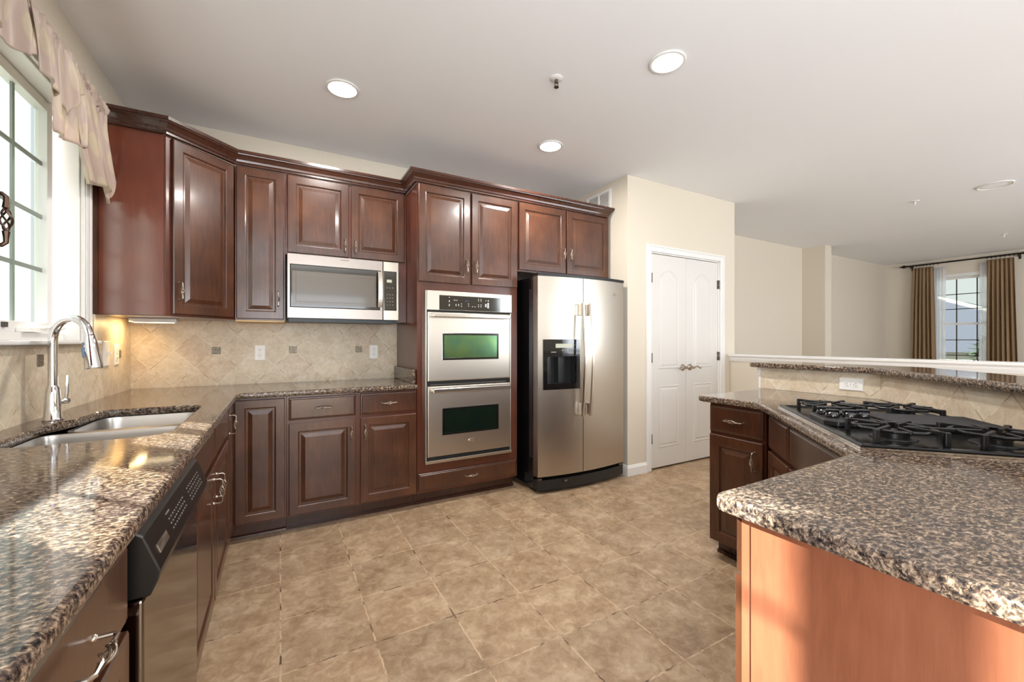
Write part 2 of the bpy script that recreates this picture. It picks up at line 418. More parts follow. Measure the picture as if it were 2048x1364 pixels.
def sweep(mb, path, prof, flip=False):
    """profile (outward, z) swept along an open 2-D path with mitred corners; outward = right of travel"""
    n = len(path); m = len(prof); vs = []; fs = []
    for i in range(n):
        p = Vector(path[i]); d0 = (p - Vector(path[i - 1])).normalized() if i else None
        d1 = (Vector(path[i + 1]) - p).normalized() if i < n - 1 else None
        d0 = d0 or d1; d1 = d1 or d0
        n0 = Vector((d0.y, -d0.x)); n1 = Vector((d1.y, -d1.x)); mm = (n0 + n1); mm = mm / (mm.length_squared / 2)
        for (o, z) in prof: q = p + mm * o; vs.append((q.x, q.y, z))
    for i in range(n - 1):
        for k in range(m):
            a = i * m + k; b = i * m + (k + 1) % m; fs.append((a, b, b + m, a + m))
    fs.append(tuple(range(m - 1, -1, -1))); fs.append(tuple((n - 1) * m + k for k in range(m)))
    mb.add(vs, fs)
# ------------------------------------------------------------------ pulls
def pull_mesh(L_=0.10, out=0.030, r=0.0034):
    m = MB(); h = L_ / 2; c = 0.024
    top = [(0, 0, h), (0, -out + 0.006, h), (0, -out, h - 0.006), (0, -out, h * 0.7), (0, -out, c)]
    m.tube(top, [r, r, r * 1.05, r * 1.1, r * 1.5], 8); m.tube([(x, y, -z) for x, y, z in top], [r, r, r * 1.05, r * 1.1, r * 1.5], 8)
    for k in range(4):
        pts = []
        for i in range(13):
            t = i / 12; z = c * (1 - 2 * t); rad = 0.0015 + 0.0072 * math.sin(PI * t); a = k * PI / 2 + 1.1 * PI * t
            pts.append((rad * math.cos(a), -out + rad * math.sin(a), z))
        m.tube(pts, 0.0020, 6)
    for s in (1, -1): m.lathe([(0.006, 0.0), (0.006, -0.003), (0.0038, -0.006)], (0, 0, s * h), 'y', 10)
    return m.mesh('cage_pull', True)
PULL = pull_mesh(); 
def pull(parent, x, z, y, horiz=False, mat=None, mesh=None, name='handle', sc=1.0):
    o = obj(name, mesh or PULL, mat or M_nickel, parent); o.location = (x, y, z); o.scale = (sc, sc, sc)
    if horiz: o.rotation_euler = (0, PI / 2, 0)
    return o
# ------------------------------------------------------------------ cabinet fronts (front faces local -Y)
def door_prof(y, w, fr=0.058):
    t = y
    return [(0.0, t + 0.003), (0.004, t), (fr - 0.006, t), (fr, t + 0.003), (fr + 0.002, t + 0.009), (fr + 0.012, t + 0.009), (fr + 0.036, t + 0.0015), (fr + 0.038, t + 0.0015)]
def raised_door(root, x0, x1, z0, z1, y=-0.02, hx=None, hz=None, horiz=False, mat=None, fr=0.058, name='door', yb=-0.002):
    d = MB().rings(x0, x1, z0, z1, door_prof(y, x1 - x0, fr), yb).build(name, mat or M_wood, root)
    if hx is not None: pull(d, hx, hz, y, horiz)
    return d
def slab_front(root, x0, x1, z0, z1, y=-0.02, handle=True, mat=None, name='drawer', yb=-0.002):
    d = MB().rings(x0, x1, z0, z1, [(0, y + 0.007), (0.004, y + 0.004), (0.010, y + 0.003), (0.014, y)], yb).build(name, mat or M_wood, root)
    if handle: pull(d, (x0 + x1) / 2, (z0 + z1) / 2, y, True)
    return d
def base_body(root, w, depth, top=0.879, toe=0.10, toe_in=0.075, open_top=False, mat=None, x0=0.0):
    m = MB()
    if not open_top: m.box(x0, w, 0, depth, toe, top)
    else:
        t = 0.018
        m.box(x0, x0 + t, 0, depth, toe, top); m.box(w - t, w, 0, depth, toe, top); m.box(x0 + t, w - t, 0, depth, toe, toe + t)
        m.box(x0 + t, w - t, depth - t, depth, toe + t, top); m.box(x0 + t, w - t, 0, t, toe + t, top)
    m.box(x0 + 0.0, w, toe_in, toe_in + 0.012, 0, toe)
    b = m.build('body', mat or M_frame, root)
    k = MB().box(x0, w, toe_in - 0.002, toe_in, 0.0, toe).box(x0, w, toe_in - 0.014, toe_in - 0.002, 0.0, 0.018)
    k.build('toe_kick', M_crown, root)
    return b

# ================================================================== room shell
XL, YB, ZC = -0.87, 3.63, 2.744
XR, YF = 10.70, -3.3
WY0, WY1, WZ0, WZ1 = 1.46, 2.865, 1.232, 2.36
struct(MB().box(XL - 0.3, XR + 0.3, YF - 0.3, YB + 0.3, -0.12, 0).build('floor', M_floor))
struct(MB().box(XL - 0.3, XR + 0.3, YF - 0.3, YB + 0.3, ZC, ZC + 0.12).build('ceiling', M_ceil))
m = MB(); t = 0.16
m.box(XL - t, XL, YF, -2.4, 0, ZC).box(XL - t, XL, -0.7, WY0, 0, ZC).box(XL - t, XL, -2.4, -0.7, 2.1, ZC)
m.box(XL - t, XL, WY1, YB + t, 0, ZC).box(XL - t, XL, WY0, WY1, 0, WZ0 - 0.02).box(XL - t, XL, WY0, WY1, WZ1, ZC)
struct(m.build('wall_left', M_wall))
struct(MB().box(XL, XR, YB, YB + t, 0, ZC).build('wall_back', M_wall))
# closet block
CX0, CX1, CY = 2.765, 4.357, 2.79
DX0, DX1, DZ = 3.06, 4.095, 2.078
struct(MB().box(CX0, CX0 + 0.11, CY + 0.11, YB, 0, ZC).build('wall_closet_side', M_wall))
struct(MB().box(CX0, DX0, CY, CY + 0.11, 0, ZC).box(DX1, CX1, CY, CY + 0.11, 0, ZC).box(DX0, DX1, CY, CY + 0.11, DZ, ZC).build('wall_closet_front', M_wall))
struct(MB().box(CX1 - 0.11, CX1, CY + 0.11, YB, 0, ZC).build('wall_closet_right', M_wall))
struct(MB().box(7.48, 7.68, 3.30, YB, 0, ZC).build('wall_pilaster', M_wall))
# right wall with the far window
FW0, FW1, FZ0, FZ1 = 2.10, 2.95, 0.69, 2.39
m = MB(); m.box(XR, XR + t, YF, FW0, 0, ZC).box(XR, XR + t, FW1, YB + t, 0, ZC).box(XR, XR + t, FW0, FW1, 0, FZ0).box(XR, XR + t, FW0, FW1, FZ1, ZC)
struct(m.build('wall_right', M_wall))
m = MB(); m.box(XL - t, -0.65, YF - t, YF, 0, ZC).box(1.75, 4.75, YF - t, YF, 0, ZC).box(7.65, XR + t, YF - t, YF, 0, ZC)
m.box(-0.65, 1.75, YF - t, YF, 0, 0.55).box(-0.65, 1.75, YF - t, YF, 2.35, ZC).box(4.75, 7.65, YF - t, YF, 0, 0.55).box(4.75, 7.65, YF - t, YF, 2.45, ZC)
struct(m.build('wall_front', M_wall))
# half wall guarding the stairs, with white cap
struct(MB().box(4.27, 4.37, -1.5, CY, 0, 1.045).build('wall_half', M_wall))
m = MB(); sweep(m, [(4.27, CY - 0.001), (4.27, -1.5)], [(-0.14, 1.03), (-0.14, 1.03), (-0.14, 1.088), (0.036, 1.088), (0.040, 1.082), (0.040, 1.070), (0.034, 1.062), (0.026, 1.058), (0.022, 1.040), (0.014, 1.022), (0.010, 1.012), (0.0, 1.012), (0.0, 1.03)])
struct(m.build('trim_1', M_trim), 'white moulded cap rail running along the half wall', 'trim')
# closet casing + base
m = MB()
cas = [(0, 0), (0.012, 0), (0.016, 0.004), (0.016, 0.018), (0.022, 0.024), (0.022, 0.060), (0.0, 0.060)]
def casing(m, x0, x1, z1, y, w=0.062):
    m.box(x0 - w, x0, y - 0.014, y, 0, z1 + w).box(x1, x1 + w, y - 0.014, y, 0, z1 + w).box(x0, x1, y - 0.014, y, z1, z1 + w)
    m.box(x0 - w, x0 - w + 0.016, y - 0.021, y - 0.014, 0, z1 + w).box(x1 + w - 0.016, x1 + w, y - 0.021, y - 0.014, 0, z1 + w).box(x0 - w + 0.016, x1 + w - 0.016, y - 0.021, y - 0.014, z1 + w - 0.016, z1 + w)
    m.box(x0, x0 + 0.012, y, y + 0.10, 0, z1).box(x1 - 0.012, x1, y, y + 0.10, 0, z1).box(x0, x1, y, y + 0.10, z1 - 0.012, z1)
casing(m, DX0, DX1, DZ, CY)
struct(m.build('trim_2', M_trim, None, bevel=0.003), 'white casing around the closet double doors', 'trim')
bp = [(0, 0), (0.016, 0), (0.016, 0.072), (0.010, 0.080), (0.006, 0.092), (0, 0.095)]
m = MB(); sweep(m, [(CX0, YB), (CX0, CY), (DX0 - 0.062, CY)], [(-o, z) for o, z in bp])
# outward is on the right of travel going down the side wall then right along the front
m = MB(); sweep(m, [(DX0 - 0.062, CY), (CX0, CY), (CX0, CY + 0.6)], [(-o, z) for o, z in bp])
struct(m.build('baseboard_closet', M_trim), 'white baseboard wrapping the closet corner beside the refrigerator', 'baseboard')
m = MB(); sweep(m, [(4.27, -1.5), (4.27, CY)], [(-o, z) for o, z in bp]); 
struct(m.build('baseboard_half_wall', M_trim))

# ------------------------------------------------------------------ closet doors
def arch_pts(x0, x1, z0, z1, rise, n=16):
    pts = [(x0, z0), (x1, z0), (x1, z1 - rise)]
    w = x1 - x0
    for i in range(1, n):
        t_ = i / n; x = x1 - w * t_; s_ = math.sin(PI * t_) ** 2 * 0.45 + math.sin(PI * t_) * 0.55
        pts.append((x, z1 - rise + rise * s_))
    pts.append((x0, z1 - rise)); return pts
def closet_leaf(nm, x0, x1, hinge_left, label):
    y = CY + 0.012
    m = MB(); m.box(x0, x1, y, y + 0.035, 0.016, DZ - 0.016)
    r = struct(m.build(nm, M_door, None, bevel=0.002), label, 'door')
    pm = MB()
    cx = (x0 + x1) / 2; hw = (x1 - x0) / 2 - 0.105
    for (za, zb, rise) in ((0.20, 0.80, 0.0), (0.96, 1.93, 0.075)):
        base = arch_pts(cx - hw, cx + hw, za, zb, rise) if rise else [(cx - hw, za), (cx + hw, za), (cx + hw, zb), (cx - hw, zb)]
        lv = []
        for ins, yy in ((0, y - 0.0005), (0.006, y - 0.006), (0.014, y - 0.006), (0.020, y - 0.0015), (0.027, y - 0.0015), (0.042, y - 0.007), (0.044, y - 0.007)):
            lv.append([(px, yy, pz) for px, pz in offset_poly(base, ins)])
        n = len(base); vs = [p for l in lv for p in l]; fs = []
        for k in range(len(lv) - 1):
            for i in range(n): a = k * n + i; b = k * n + (i + 1) % n; fs.append((a, b, b + n, a + n))
        fs.append(tuple((len(lv) - 1) * n + i for i in range(n))); pm.add(vs, fs)
    pm.build('raised_panel', M_door, r)
    hx = x0 if hinge_left else x1
    for zz in (1.83, 1.07, 0.30):
        MB().lathe([(0.006, -0.045), (0.006, 0.045)], (hx, CY - 0.004, zz), 'z', 8).box(hx - 0.012, hx + 0.012, CY + 0.006, CY + 0.0115, zz - 0.045, zz + 0.045).build('hinge', M_hinge, r, True)
    kx = x1 - 0.052 if hinge_left else x0 + 0.052
    s_ = -1 if hinge_left else 1
    m = MB(); m.lathe([(0.032, 0), (0.033, -0.006), (0.026, -0.012), (0.016, -0.016), (0.012, -0.045), (0.014, -0.052), (0.010, -0.058)], (kx, y, 0.965), 'y', 18)
    pts = [(kx, y - 0.050, 0.965)] + [(kx + s_ * (0.02 + 0.1 * u), y - 0.052 - 0.006 * math.sin(PI * u), 0.965 + 0.012 * math.sin(2 * PI * u) ) for u in (0.0, 0.15, 0.3, 0.45, 0.6, 0.75, 0.9, 1.0)]
    m.tube(pts, [0.009, 0.008, 0.0075, 0.007, 0.0065, 0.006, 0.0055, 0.005, 0.003], 8)
    m.build('door_handle', M_nickel, r, True)
    return r
mid = (DX0 + DX1) / 2
closet_leaf('door_1', DX0 + 0.014, mid - 0.0015, True, 'left leaf of the white closet double doors, nearer the refrigerator')
closet_leaf('door_2', mid + 0.0015, DX1 - 0.014, False, 'right leaf of the white closet double doors, nearer the half wall')

# ------------------------------------------------------------------ kitchen window
XP = -0.955
root = struct(thing('window_1', 'white casement window with grilles above the sink', 'window'))
m = MB()
m.box(XL - 0.15, XL, WY1 - 0.012, WY1, WZ0, WZ1).box(XL - 0.15, XL, WY0, WY0 + 0.012, WZ0, WZ1).box(XL - 0.15, XL, WY0, WY1, WZ1 - 0.012, WZ1)
m.box(XP - 0.05, XP - 0.01, 2.10, 2.21, WZ0, WZ1)
m.box(XP - 0.05, XP + 0.03, WY0 + 0.012, WY1 - 0.012, WZ0, WZ0 + 0.035)
m.build('window_frame', M_trim, root, bevel=0.003)
m = MB()
m.box(XL, XL + 0.016, WY1, WY1 + 0.074, WZ0 - 0.0, WZ1 + 0.07).box(XL, XL + 0.016, WY0 - 0.074, WY0, WZ0, WZ1 + 0.07).box(XL, XL + 0.016, WY0, WY1, WZ1, WZ1 + 0.07)
m.box(XL + 0.016, XL + 0.024, WY1 + 0.054, WY1 + 0.074, WZ0, WZ1 + 0.07).box(XL + 0.016, XL + 0.021, WY1 + 0.010, WY1 + 0.020, WZ0, WZ1)
m.box(XL + 0.016, XL + 0.024, WY0 - 0.074, WY0 - 0.054, WZ0, WZ1 + 0.07).box(XL + 0.016, XL + 0.024, WY0 - 0.054, WY1 + 0.054, WZ1 + 0.05, WZ1 + 0.07)
m.build('window_casing', M_trim, root, bevel=0.003)
MB().box(XL - 0.11, XL + 0.045, WY0 - 0.12, WY1 + 0.13, WZ0 - 0.018, WZ0).build('window_sill', M_trim, root, bevel=0.006, segs=3)
M_grille = new_mat('grille_between_panes', srgb(132, 142, 134), 0.5)
M_brick = new_mat('outer_jamb_speckle', srgb(186, 176, 150), 0.8)
L(M_brick, ramp(M_brick, noise(M_brick, coords(M_brick), 260, 2), [(0.4, srgb(150, 138, 112)), (0.6, srgb(216, 208, 190))]), bsdf(M_brick).inputs['Base Color'])
for (g0, g1) in ((1.57, 2.05), (2.26, 2.74)):
    z0, z1 = 1.312, 2.297; s = MB()
    s.box(XP - 0.03, XP + 0.012, g0 - 0.05, g0, z0 - 0.045, z1 + 0.045).box(XP - 0.03, XP + 0.012, g1, g1 + 0.05, z0 - 0.045, z1 + 0.045)
    s.box(XP - 0.03, XP + 0.012, g0, g1, z0 - 0.045, z0).box(XP - 0.03, XP + 0.012, g0, g1, z1, z1 + 0.045)
    sash = s.build('sash', M_trim, root, bevel=0.002)
    MB().box(XP - 0.018, XP - 0.016, g0, g1, z0, z1).build('pane', M_glass, sash)
    gm = MB(); gm.box(XP - 0.012, XP - 0.004, (g0 + g1) / 2 - 0.009, (g0 + g1) / 2 + 0.009, z0, z1)
    for zz in (1.557, 1.803, 2.050): gm.box(XP - 0.011, XP - 0.005, g0, g1, zz - 0.009, zz + 0.009)
    gm.build('grille', M_grille, sash)
MB().box(XP - 0.075, XP - 0.073, WY0 + 0.015, WY1 - 0.04, WZ0 + 0.04, WZ1 - 0.014).build('insect_screen', M_screen, root)
# crank and locks
m = MB(); m.box(XP + 0.013, XP + 0.05, 2.47, 2.62, WZ0 + 0.036, WZ0 + 0.052)
m.tube([(XP + 0.045, 2.56, WZ0 + 0.052), (XP + 0.055, 2.60, WZ0 + 0.056), (XP + 0.06, 2.68, WZ0 + 0.060), (XP + 0.062, 2.71, WZ0 + 0.048), (XP + 0.062, 2.75, WZ0 + 0.060)], [0.008, 0.007, 0.006, 0.006, 0.008], 8)
m.build('crank_handle', M_plastic, root, True)
MB().box(XP + 0.013, XP + 0.02, 2.37, 2.40, 1.285, 1.305).build('sash_latch', M_slot, root)

# ------------------------------------------------------------------ far window (right wall)
root = struct(thing('window_2', 'tall double hung window with grilles between the tan curtains', 'window'))
x = XR
m = MB(); m.box(x - 0.016, x, FW0 - 0.06, FW0, FZ0, FZ1 + 0.06).box(x - 0.016, x, FW1, FW1 + 0.06, FZ0, FZ1 + 0.06).box(x - 0.016, x, FW0, FW1, FZ1, FZ1 + 0.06)
m.box(x - 0.03, x + 0.0, FW0 - 0.08, FW1 + 0.08, FZ0 - 0.02, FZ0)
m.build('window_casing', M_trim, root, bevel=0.003)
m = MB(); m.box(x + 0.04, x + 0.08, FW0, FW0 + 0.04, FZ0, FZ1).box(x + 0.04, x + 0.08, FW1 - 0.04, FW1, FZ0, FZ1).box(x + 0.04, x + 0.08, FW0, FW1, FZ1 - 0.04, FZ1).box(x + 0.04, x + 0.08, FW0, FW1, FZ0, FZ0 + 0.04).box(x + 0.03, x + 0.08, FW0, FW1, 1.52, 1.56)
fr = m.build('window_frame', M_trim, root)
MB().box(x + 0.062, x + 0.065, FW0 + 0.04, FW1 - 0.04, FZ0 + 0.04, FZ1 - 0.04).build('pane', M_glass, fr)
M_gdark = new_mat('dark_grille', srgb(66, 58, 50), 0.5)
m = MB()
for yy in (2.654, 2.398): m.box(x + 0.052, x + 0.060, yy - 0.008, yy + 0.008, FZ0 + 0.04, FZ1 - 0.04)
for zz in (2.08, 1.81, 1.25, 0.97): m.box(x + 0.052, x + 0.060, FW0 + 0.04, FW1 - 0.04, zz - 0.007, zz + 0.007)
m.build('grille', M_gdark, fr)

# ================================================================== base cabinets, back run
YF_ = 3.02            # face-frame plane of the back run (door fronts stand 2 cm proud)
XFc = -0.262          # face-frame plane of the left run
# corner cabinet: L shape, two doors
root = thing('corner_base_cabinet', 'corner base cabinet where the two counters meet, with two narrow doors at right angles', 'cabinet', (0, 0, 0))
m = MB(); m.prism([(XL + 0.003, 2.716), (XFc, 2.716), (XFc, YF_), (0.036, YF_), (0.036, YB - 0.003), (XL + 0.003, YB - 0.003)], 0.10, 0.879)
m.prism([(XL + 0.003, 2.716), (XFc - 0.075, 2.716), (XFc - 0.075, YF_ + 0.075), (0.036, YF_ + 0.075), (0.036, YF_ + 0.09), (XFc - 0.09, YF_ + 0.09), (XFc - 0.09, 2.73), (XL + 0.003, 2.73)], 0, 0.10)
m.build('body', M_frame, root)
m = MB(); sweep(m, [(XFc - 0.075, 2.716), (XFc - 0.075, YF_ + 0.075), (0.036, YF_ + 0.075)], [(0, 0), (0.014, 0), (0.012, 0.012), (0.002, 0.018), (0.002, 0.1), (0, 0.1)]); m.build('toe_kick', M_crown, root)
d = MB().rings(-0.238, 0.028, 0.112, 0.868, door_prof(YF_ - 0.02, 0, 0.055), YF_ - 0.002).build('door', M_wood, root)
M4 = Matrix.Translation((XFc, 2.716, 0)) @ Matrix.Rotation(PI / 2, 4, 'Z')
dm = MB().rings(0.010, 0.272, 0.112, 0.868, door_prof(-0.02, 0, 0.055), -0.002).xf(M4)
d = dm.build('door', M_wood, root)
h = obj('handle', PULL, M_nickel, d); h.location = (XFc + 0.02, 2.752, 0.770); h.rotation_euler = (0, 0, PI / 2)
# double base
root = thing('base_cabinet', 'base cabinet with two drawers over two doors left of the oven tower', 'cabinet', (0.038, YF_, 0))
base_body(root, 0.842, YB - YF_ - 0.003)
slab_front(root, 0.012, 0.416, 0.722, 0.866)
slab_front(root, 0.446, 0.836, 0.722, 0.866)
raised_door(root, 0.012, 0.416, 0.112, 0.700, hx=0.386, hz=0.60)
raised_door(root, 0.446, 0.836, 0.112, 0.700, hx=0.476, hz=0.60)
# oven tower
TX0, TX1 = 0.884, 1.735
root = thing('oven_tower_cabinet', 'tall cabinet housing the double oven, two doors above and one drawer below', 'cabinet', (TX0, YF_, 0))
w = TX1 - TX0; D = YB - YF_ - 0.003; m = MB(); tt = 0.02
m.box(0, tt, 0, D, 0.10, 2.40).box(w - tt, w, 0, D, 0.10, 2.40).box(tt, w - tt, D - 0.01, D, 0.10, 2.40)
m.box(tt, w - tt, 0, D - 0.01, 1.60, 1.62).box(tt, w - tt, 0.02, D - 0.01, 0.29, 0.31).box(tt, w - tt, 0, D - 0.01, 2.38, 2.40).box(tt, w - tt, 0.02, D - 0.01, 0.10, 0.12)
m.box(tt, w - tt, 0, 0.02, 1.62, 2.38).box(tt, w - tt, 0, 0.02, 0.10, 0.325).box(tt, 0.056, 0, 0.02, 0.325, 1.60).box(w - 0.068, w - tt, 0, 0.02, 0.325, 1.60)
m.box(0, w, 0.075, 0.087, 0, 0.10)
m.build('body', M_frame, root)
MB().box(0, w, 0.073, 0.075, 0, 0.1).box(0, w, 0.060, 0.073, 0, 0.018).build('toe_kick', M_crown, root)
raised_door(root, 0.008, 0.420, 1.672, 2.392, hx=0.388, hz=1.81)
raised_door(root, 0.434, 0.845, 1.672, 2.392, hx=0.466, hz=1.81)
slab_front(root, 0.010, 0.840, 0.122, 0.246)
# fridge cabinet
root = thing('refrigerator_top_cabinet', 'two-door wall cabinet above the refrigerator', 'cabinet', (TX1 + 0.002, YF_, 0))
w = 2.735 - TX1 - 0.002
MB().box(0, w, 0, D, 1.815, 2.40).build('body', M_frame, root)
raised_door(root, 0.010, 0.492, 1.828, 2.392, hx=0.462, hz=2.0)
raised_door(root, 0.506, 0.992, 1.828, 2.392, hx=0.536, hz=2.0)

# ================================================================== wall cabinets
UY = 3.31
root = thing('corner_wall_cabinet', 'diagonal corner wall cabinet between window and back wall', 'cabinet', (0, 0, 0))
MB().prism([(XL + 0.003, 3.02), (-0.565, 3.02), (-0.262, 3.323), (-0.262, YB - 0.003), (XL + 0.003, YB - 0.003)], 1.372, 2.40).build('body', M_frame, root)
MB().box(XL + 0.025, -0.575, 3.013, 3.02, 1.376, 2.398).build('side_panel', M_side, root)
MB().box(XL + 0.004, XL + 0.024, 3.010, 3.02, 1.376, 2.398).build('wall_filler', M_wood, root)
dv = Matrix.Translation((-0.565, 3.02, 0)) @ Matrix.Rotation(PI / 4, 4, 'Z')
dl = math.hypot(0.303, 0.303)
d = MB().rings(0.028, dl - 0.022, 1.386, 2.390, door_prof(-0.02, 0, 0.058), -0.001).xf(dv).build('door', M_wood, root)
h = obj('handle', PULL, M_nickel, d); h.location = dv @ Vector((0.058, -0.02, 1.52)); h.rotation_euler = (0, 0, PI / 4)
root = thing('narrow_wall_cabinet', 'narrow single-door wall cabinet left of the microwave', 'cabinet', (-0.259, UY, 0))
MB().box(0, 0.292, 0, YB - UY - 0.003, 1.372, 2.40).build('body', M_frame, root)
MB().box(0.002, 0.290, 0.004, YB - UY - 0.004, 1.3605, 1.3715).build('underside', M_maple, root)
raised_door(root, 0.008, 0.284, 1.380, 2.392, hx=0.250, hz=1.52, fr=0.054)
root = thing('over_microwave_cabinet', 'two-door wall cabinet above the microwave', 'cabinet', (0.035, UY, 0))
MB().box(0, 0.846, 0, YB - UY - 0.003, 1.838, 2.40).box(0.772, 0.846, 0, 0.30, 1.377, 1.838).build('body', M_frame, root)
raised_door(root, 0.012, 0.414, 1.850, 2.392, hx=0.386, hz=1.935)
raised_door(root, 0.430, 0.826, 1.850, 2.392, hx=0.458, hz=1.935)
# under-cabinet light
root = thing('under_cabinet_light', 'small lit strip light under the corner wall cabinet', 'light', (-0.70, 3.36, 1.372))
MB().box(-0.10, 0.13, -0.035, 0.035, -0.026, -0.001).build('housing', M_plastic, root, bevel=0.004)
MB().box(-0.08, 0.11, -0.025, 0.025, -0.029, -0.0262).build('lens', M_uclens, root)
light('under_cabinet_bulb', 'AREA', (-0.76, 3.36, 1.338), 0.9, (1.0, 0.66, 0.28), shape='RECTANGLE', size=0.16, size_y=0.06, dir=(-0.5, 0, -1))
# crown moulding
crown = [(0.0, 2.400), (0.022, 2.400), (0.022, 2.412), (0.028, 2.418), (0.032, 2.430), (0.046, 2.450), (0.056, 2.458), (0.058, 2.464), (0.064, 2.466), (0.064, 2.484), (0.0, 2.484)]
m = MB(); sweep(m, [(XL + 0.002, 3.018), (-0.567, 3.018), (-0.262, 3.308), (0.882, 3.308)], crown)
tag(m.build('wall_cabinet_crown', M_crown), 'dark crown moulding over the corner and wall cabinets left of the tower', 'moulding')
m = MB(); sweep(m, [(TX0 - 0.002, YB - 0.02), (TX0 - 0.002, 3.018), (2.70, 3.018), (2.70, YB - 0.02)], crown)
tag(m.build('tower_crown', M_crown), 'dark crown moulding over the oven tower and refrigerator cabinet', 'moulding')

# near left wall cabinet, only its pull reaches into the frame
root = thing('near_wall_cabinet', 'wall cabinet at the left frame edge whose bronze cage pull shows before the window', 'cabinet', (-0.54, 0.84, 0), PI / 2)
MB().box(0, 0.44, 0, 0.327, 1.372, 2.40).build('body', M_frame, root)
d = raised_door(root, 0.008, 0.432, 1.380, 2.392)
h = obj('handle', pull_mesh(0.105, 0.032, 0.0042), M_bronze, d); h.location = (0.405, -0.02, 1.478); h['label'] = 'dark bronze cage pull'

# ================================================================== left run base
root = thing('sink_base_cabinet', 'sink base cabinet with two doors between dishwasher and corner', 'cabinet', (XFc, 1.652, 0), PI / 2)
w = 2.714 - 1.652
base_body(root, w, 0.605, open_top=True)
slab_front(root, 0.010, 0.508, 0.722, 0.866, handle=False, name='false_drawer_front')
slab_front(root, 0.524, 1.052, 0.722, 0.866, handle=False, name='false_drawer_front')
raised_door(root, 0.010, 0.508, 0.112, 0.700, hx=0.472, hz=0.600)
raised_door(root, 0.524, 1.052, 0.112, 0.700, hx=0.560, hz=0.600)
root = thing('near_base_cabinet', 'base cabinet with one drawer beside the near end of the dishwasher', 'cabinet', (XFc, 0.10, 0), PI / 2)
base_body(root, 0.925, 0.605)
slab_front(root, 0.465, 0.915, 0.712, 0.866)
raised_door(root, 0.465, 0.915, 0.112, 0.696, hx=0.505, hz=0.60)
slab_front(root, 0.010, 0.445, 0.712, 0.866)
raised_door(root, 0.010, 0.445, 0.112, 0.696, hx=0.425, hz=0.60)
# dishwasher
root = thing('dishwasher', 'black and stainless dishwasher under the left counter', 'dishwasher', (XFc, 1.034, 0), PI / 2)
w = 0.605
MB().box(0.006, w - 0.006, 0.0, 0.58, 0.10, 0.868).build('tub', M_blackm, root)
MB().box(0.006, w - 0.006, 0.06, 0.075, 0.0, 0.098).build('toe_panel', M_blackm, root)
dr = MB().box(0.006, w - 0.006, -0.034, -0.001, 0.115, 0.734).build('door', steel('dishwasher_door_steel', srgb(132, 122, 112), 0.11), root, bevel=0.006, segs=3)
cp = [(-0.001, 0.866), (-0.020, 0.866), (-0.034, 0.855), (-0.060, 0.785), (-0.056, 0.765), (-0.044, 0.738), (-0.001, 0.738)]
vs = [(xx, y_, z_) for xx in (0.004, w - 0.004) for y_, z_ in cp]; n = len(cp)
MB().add(vs, [tuple(range(n)), tuple(range(2 * n - 1, n - 1, -1))] + [(i, (i + 1) % n, n + (i + 1) % n, n + i) for i in range(n)]).build('control_panel', new_mat('satin_black_console', srgb(20, 18, 17), 0.3), root, bevel=0.003)
def on_cp(mb, xa, xb, u0, u1, e_=0.0012):
    a = Vector((0, -0.034, 0.855)); b = Vector((0, -0.060, 0.785)); d_ = b - a; nrm = Vector((0, -0.937, 0.348))
    p, q = a + d_ * u0 + nrm * e_, a + d_ * u1 + nrm * e_
    p2, q2 = a + d_ * u0 , a + d_ * u1
    mb.add([(xa, p.y, p.z), (xb, p.y, p.z), (xb, q.y, q.z), (xa, q.y, q.z), (xa, p2.y, p2.z), (xb, p2.y, p2.z), (xb, q2.y, q2.z), (xa, q2.y, q2.z)],
           [(0, 1, 2, 3), (4, 5, 1, 0), (5, 6, 2, 1), (6, 7, 3, 2), (7, 4, 0, 3)])
m = MB(); on_cp(m, 0.040, 0.115, 0.48, 0.72); m.build('brand_plate', M_steel, root)
m = MB(); random.seed(3)
for i in range(9):
    xa = 0.16 + i * 0.018
    for u in (0.35, 0.5, 0.66): on_cp(m, xa, xa + 0.006, u, u + 0.04)
for i in range(8):
    xa = 0.37 + i * 0.022
    for u in (0.30, 0.44, 0.60, 0.74): on_cp(m, xa, xa + 0.007, u, u + 0.04)
on_cp(m, 0.155, 0.185, 0.16, 0.20)
m.build('button_marks', new_mat('console_icon', srgb(128, 120, 112), 0.5), root)

# ================================================================== countertops
CT0, CT1 = 0.880, 0.914
XLF, YBF = -0.222, 2.978
outer = fillet([(XL + 0.003, 0.12), (XLF, 0.12), (XLF, 2.93), (XLF + 0.012, YBF), (0.878, YBF), (0.878, YB - 0.003), (XL + 0.003, YB - 0.003)], [0, 0.01, 0.03, 0.03, 0.004, 0, 0], 4)
hole = fillet([(-0.335, 1.80), (-0.335, 2.56), (-0.70, 2.56), (-0.715, 2.34), (-0.765, 2.20), (-0.765, 1.80)], [0.10, 0.07, 0.07, 0.06, 0.06, 0.12], 7)
hole_o = hole
m = MB(); slab(m, outer, CT0, CT1, hole, 0.010)
tag(m.build('granite_countertop', M_granite, None, True), 'speckled granite countertop running under the window and along the back wall, with sink cut-out', 'countertop')
MB_ = MB().box(0.856, 0.879, 3.035, YB - 0.022, CT1 + 0.001, CT1 + 0.102)
tag(MB_.build('granite_side_splash', M_granite, None, bevel=0.003), 'short granite side splash against the oven tower', 'splash')
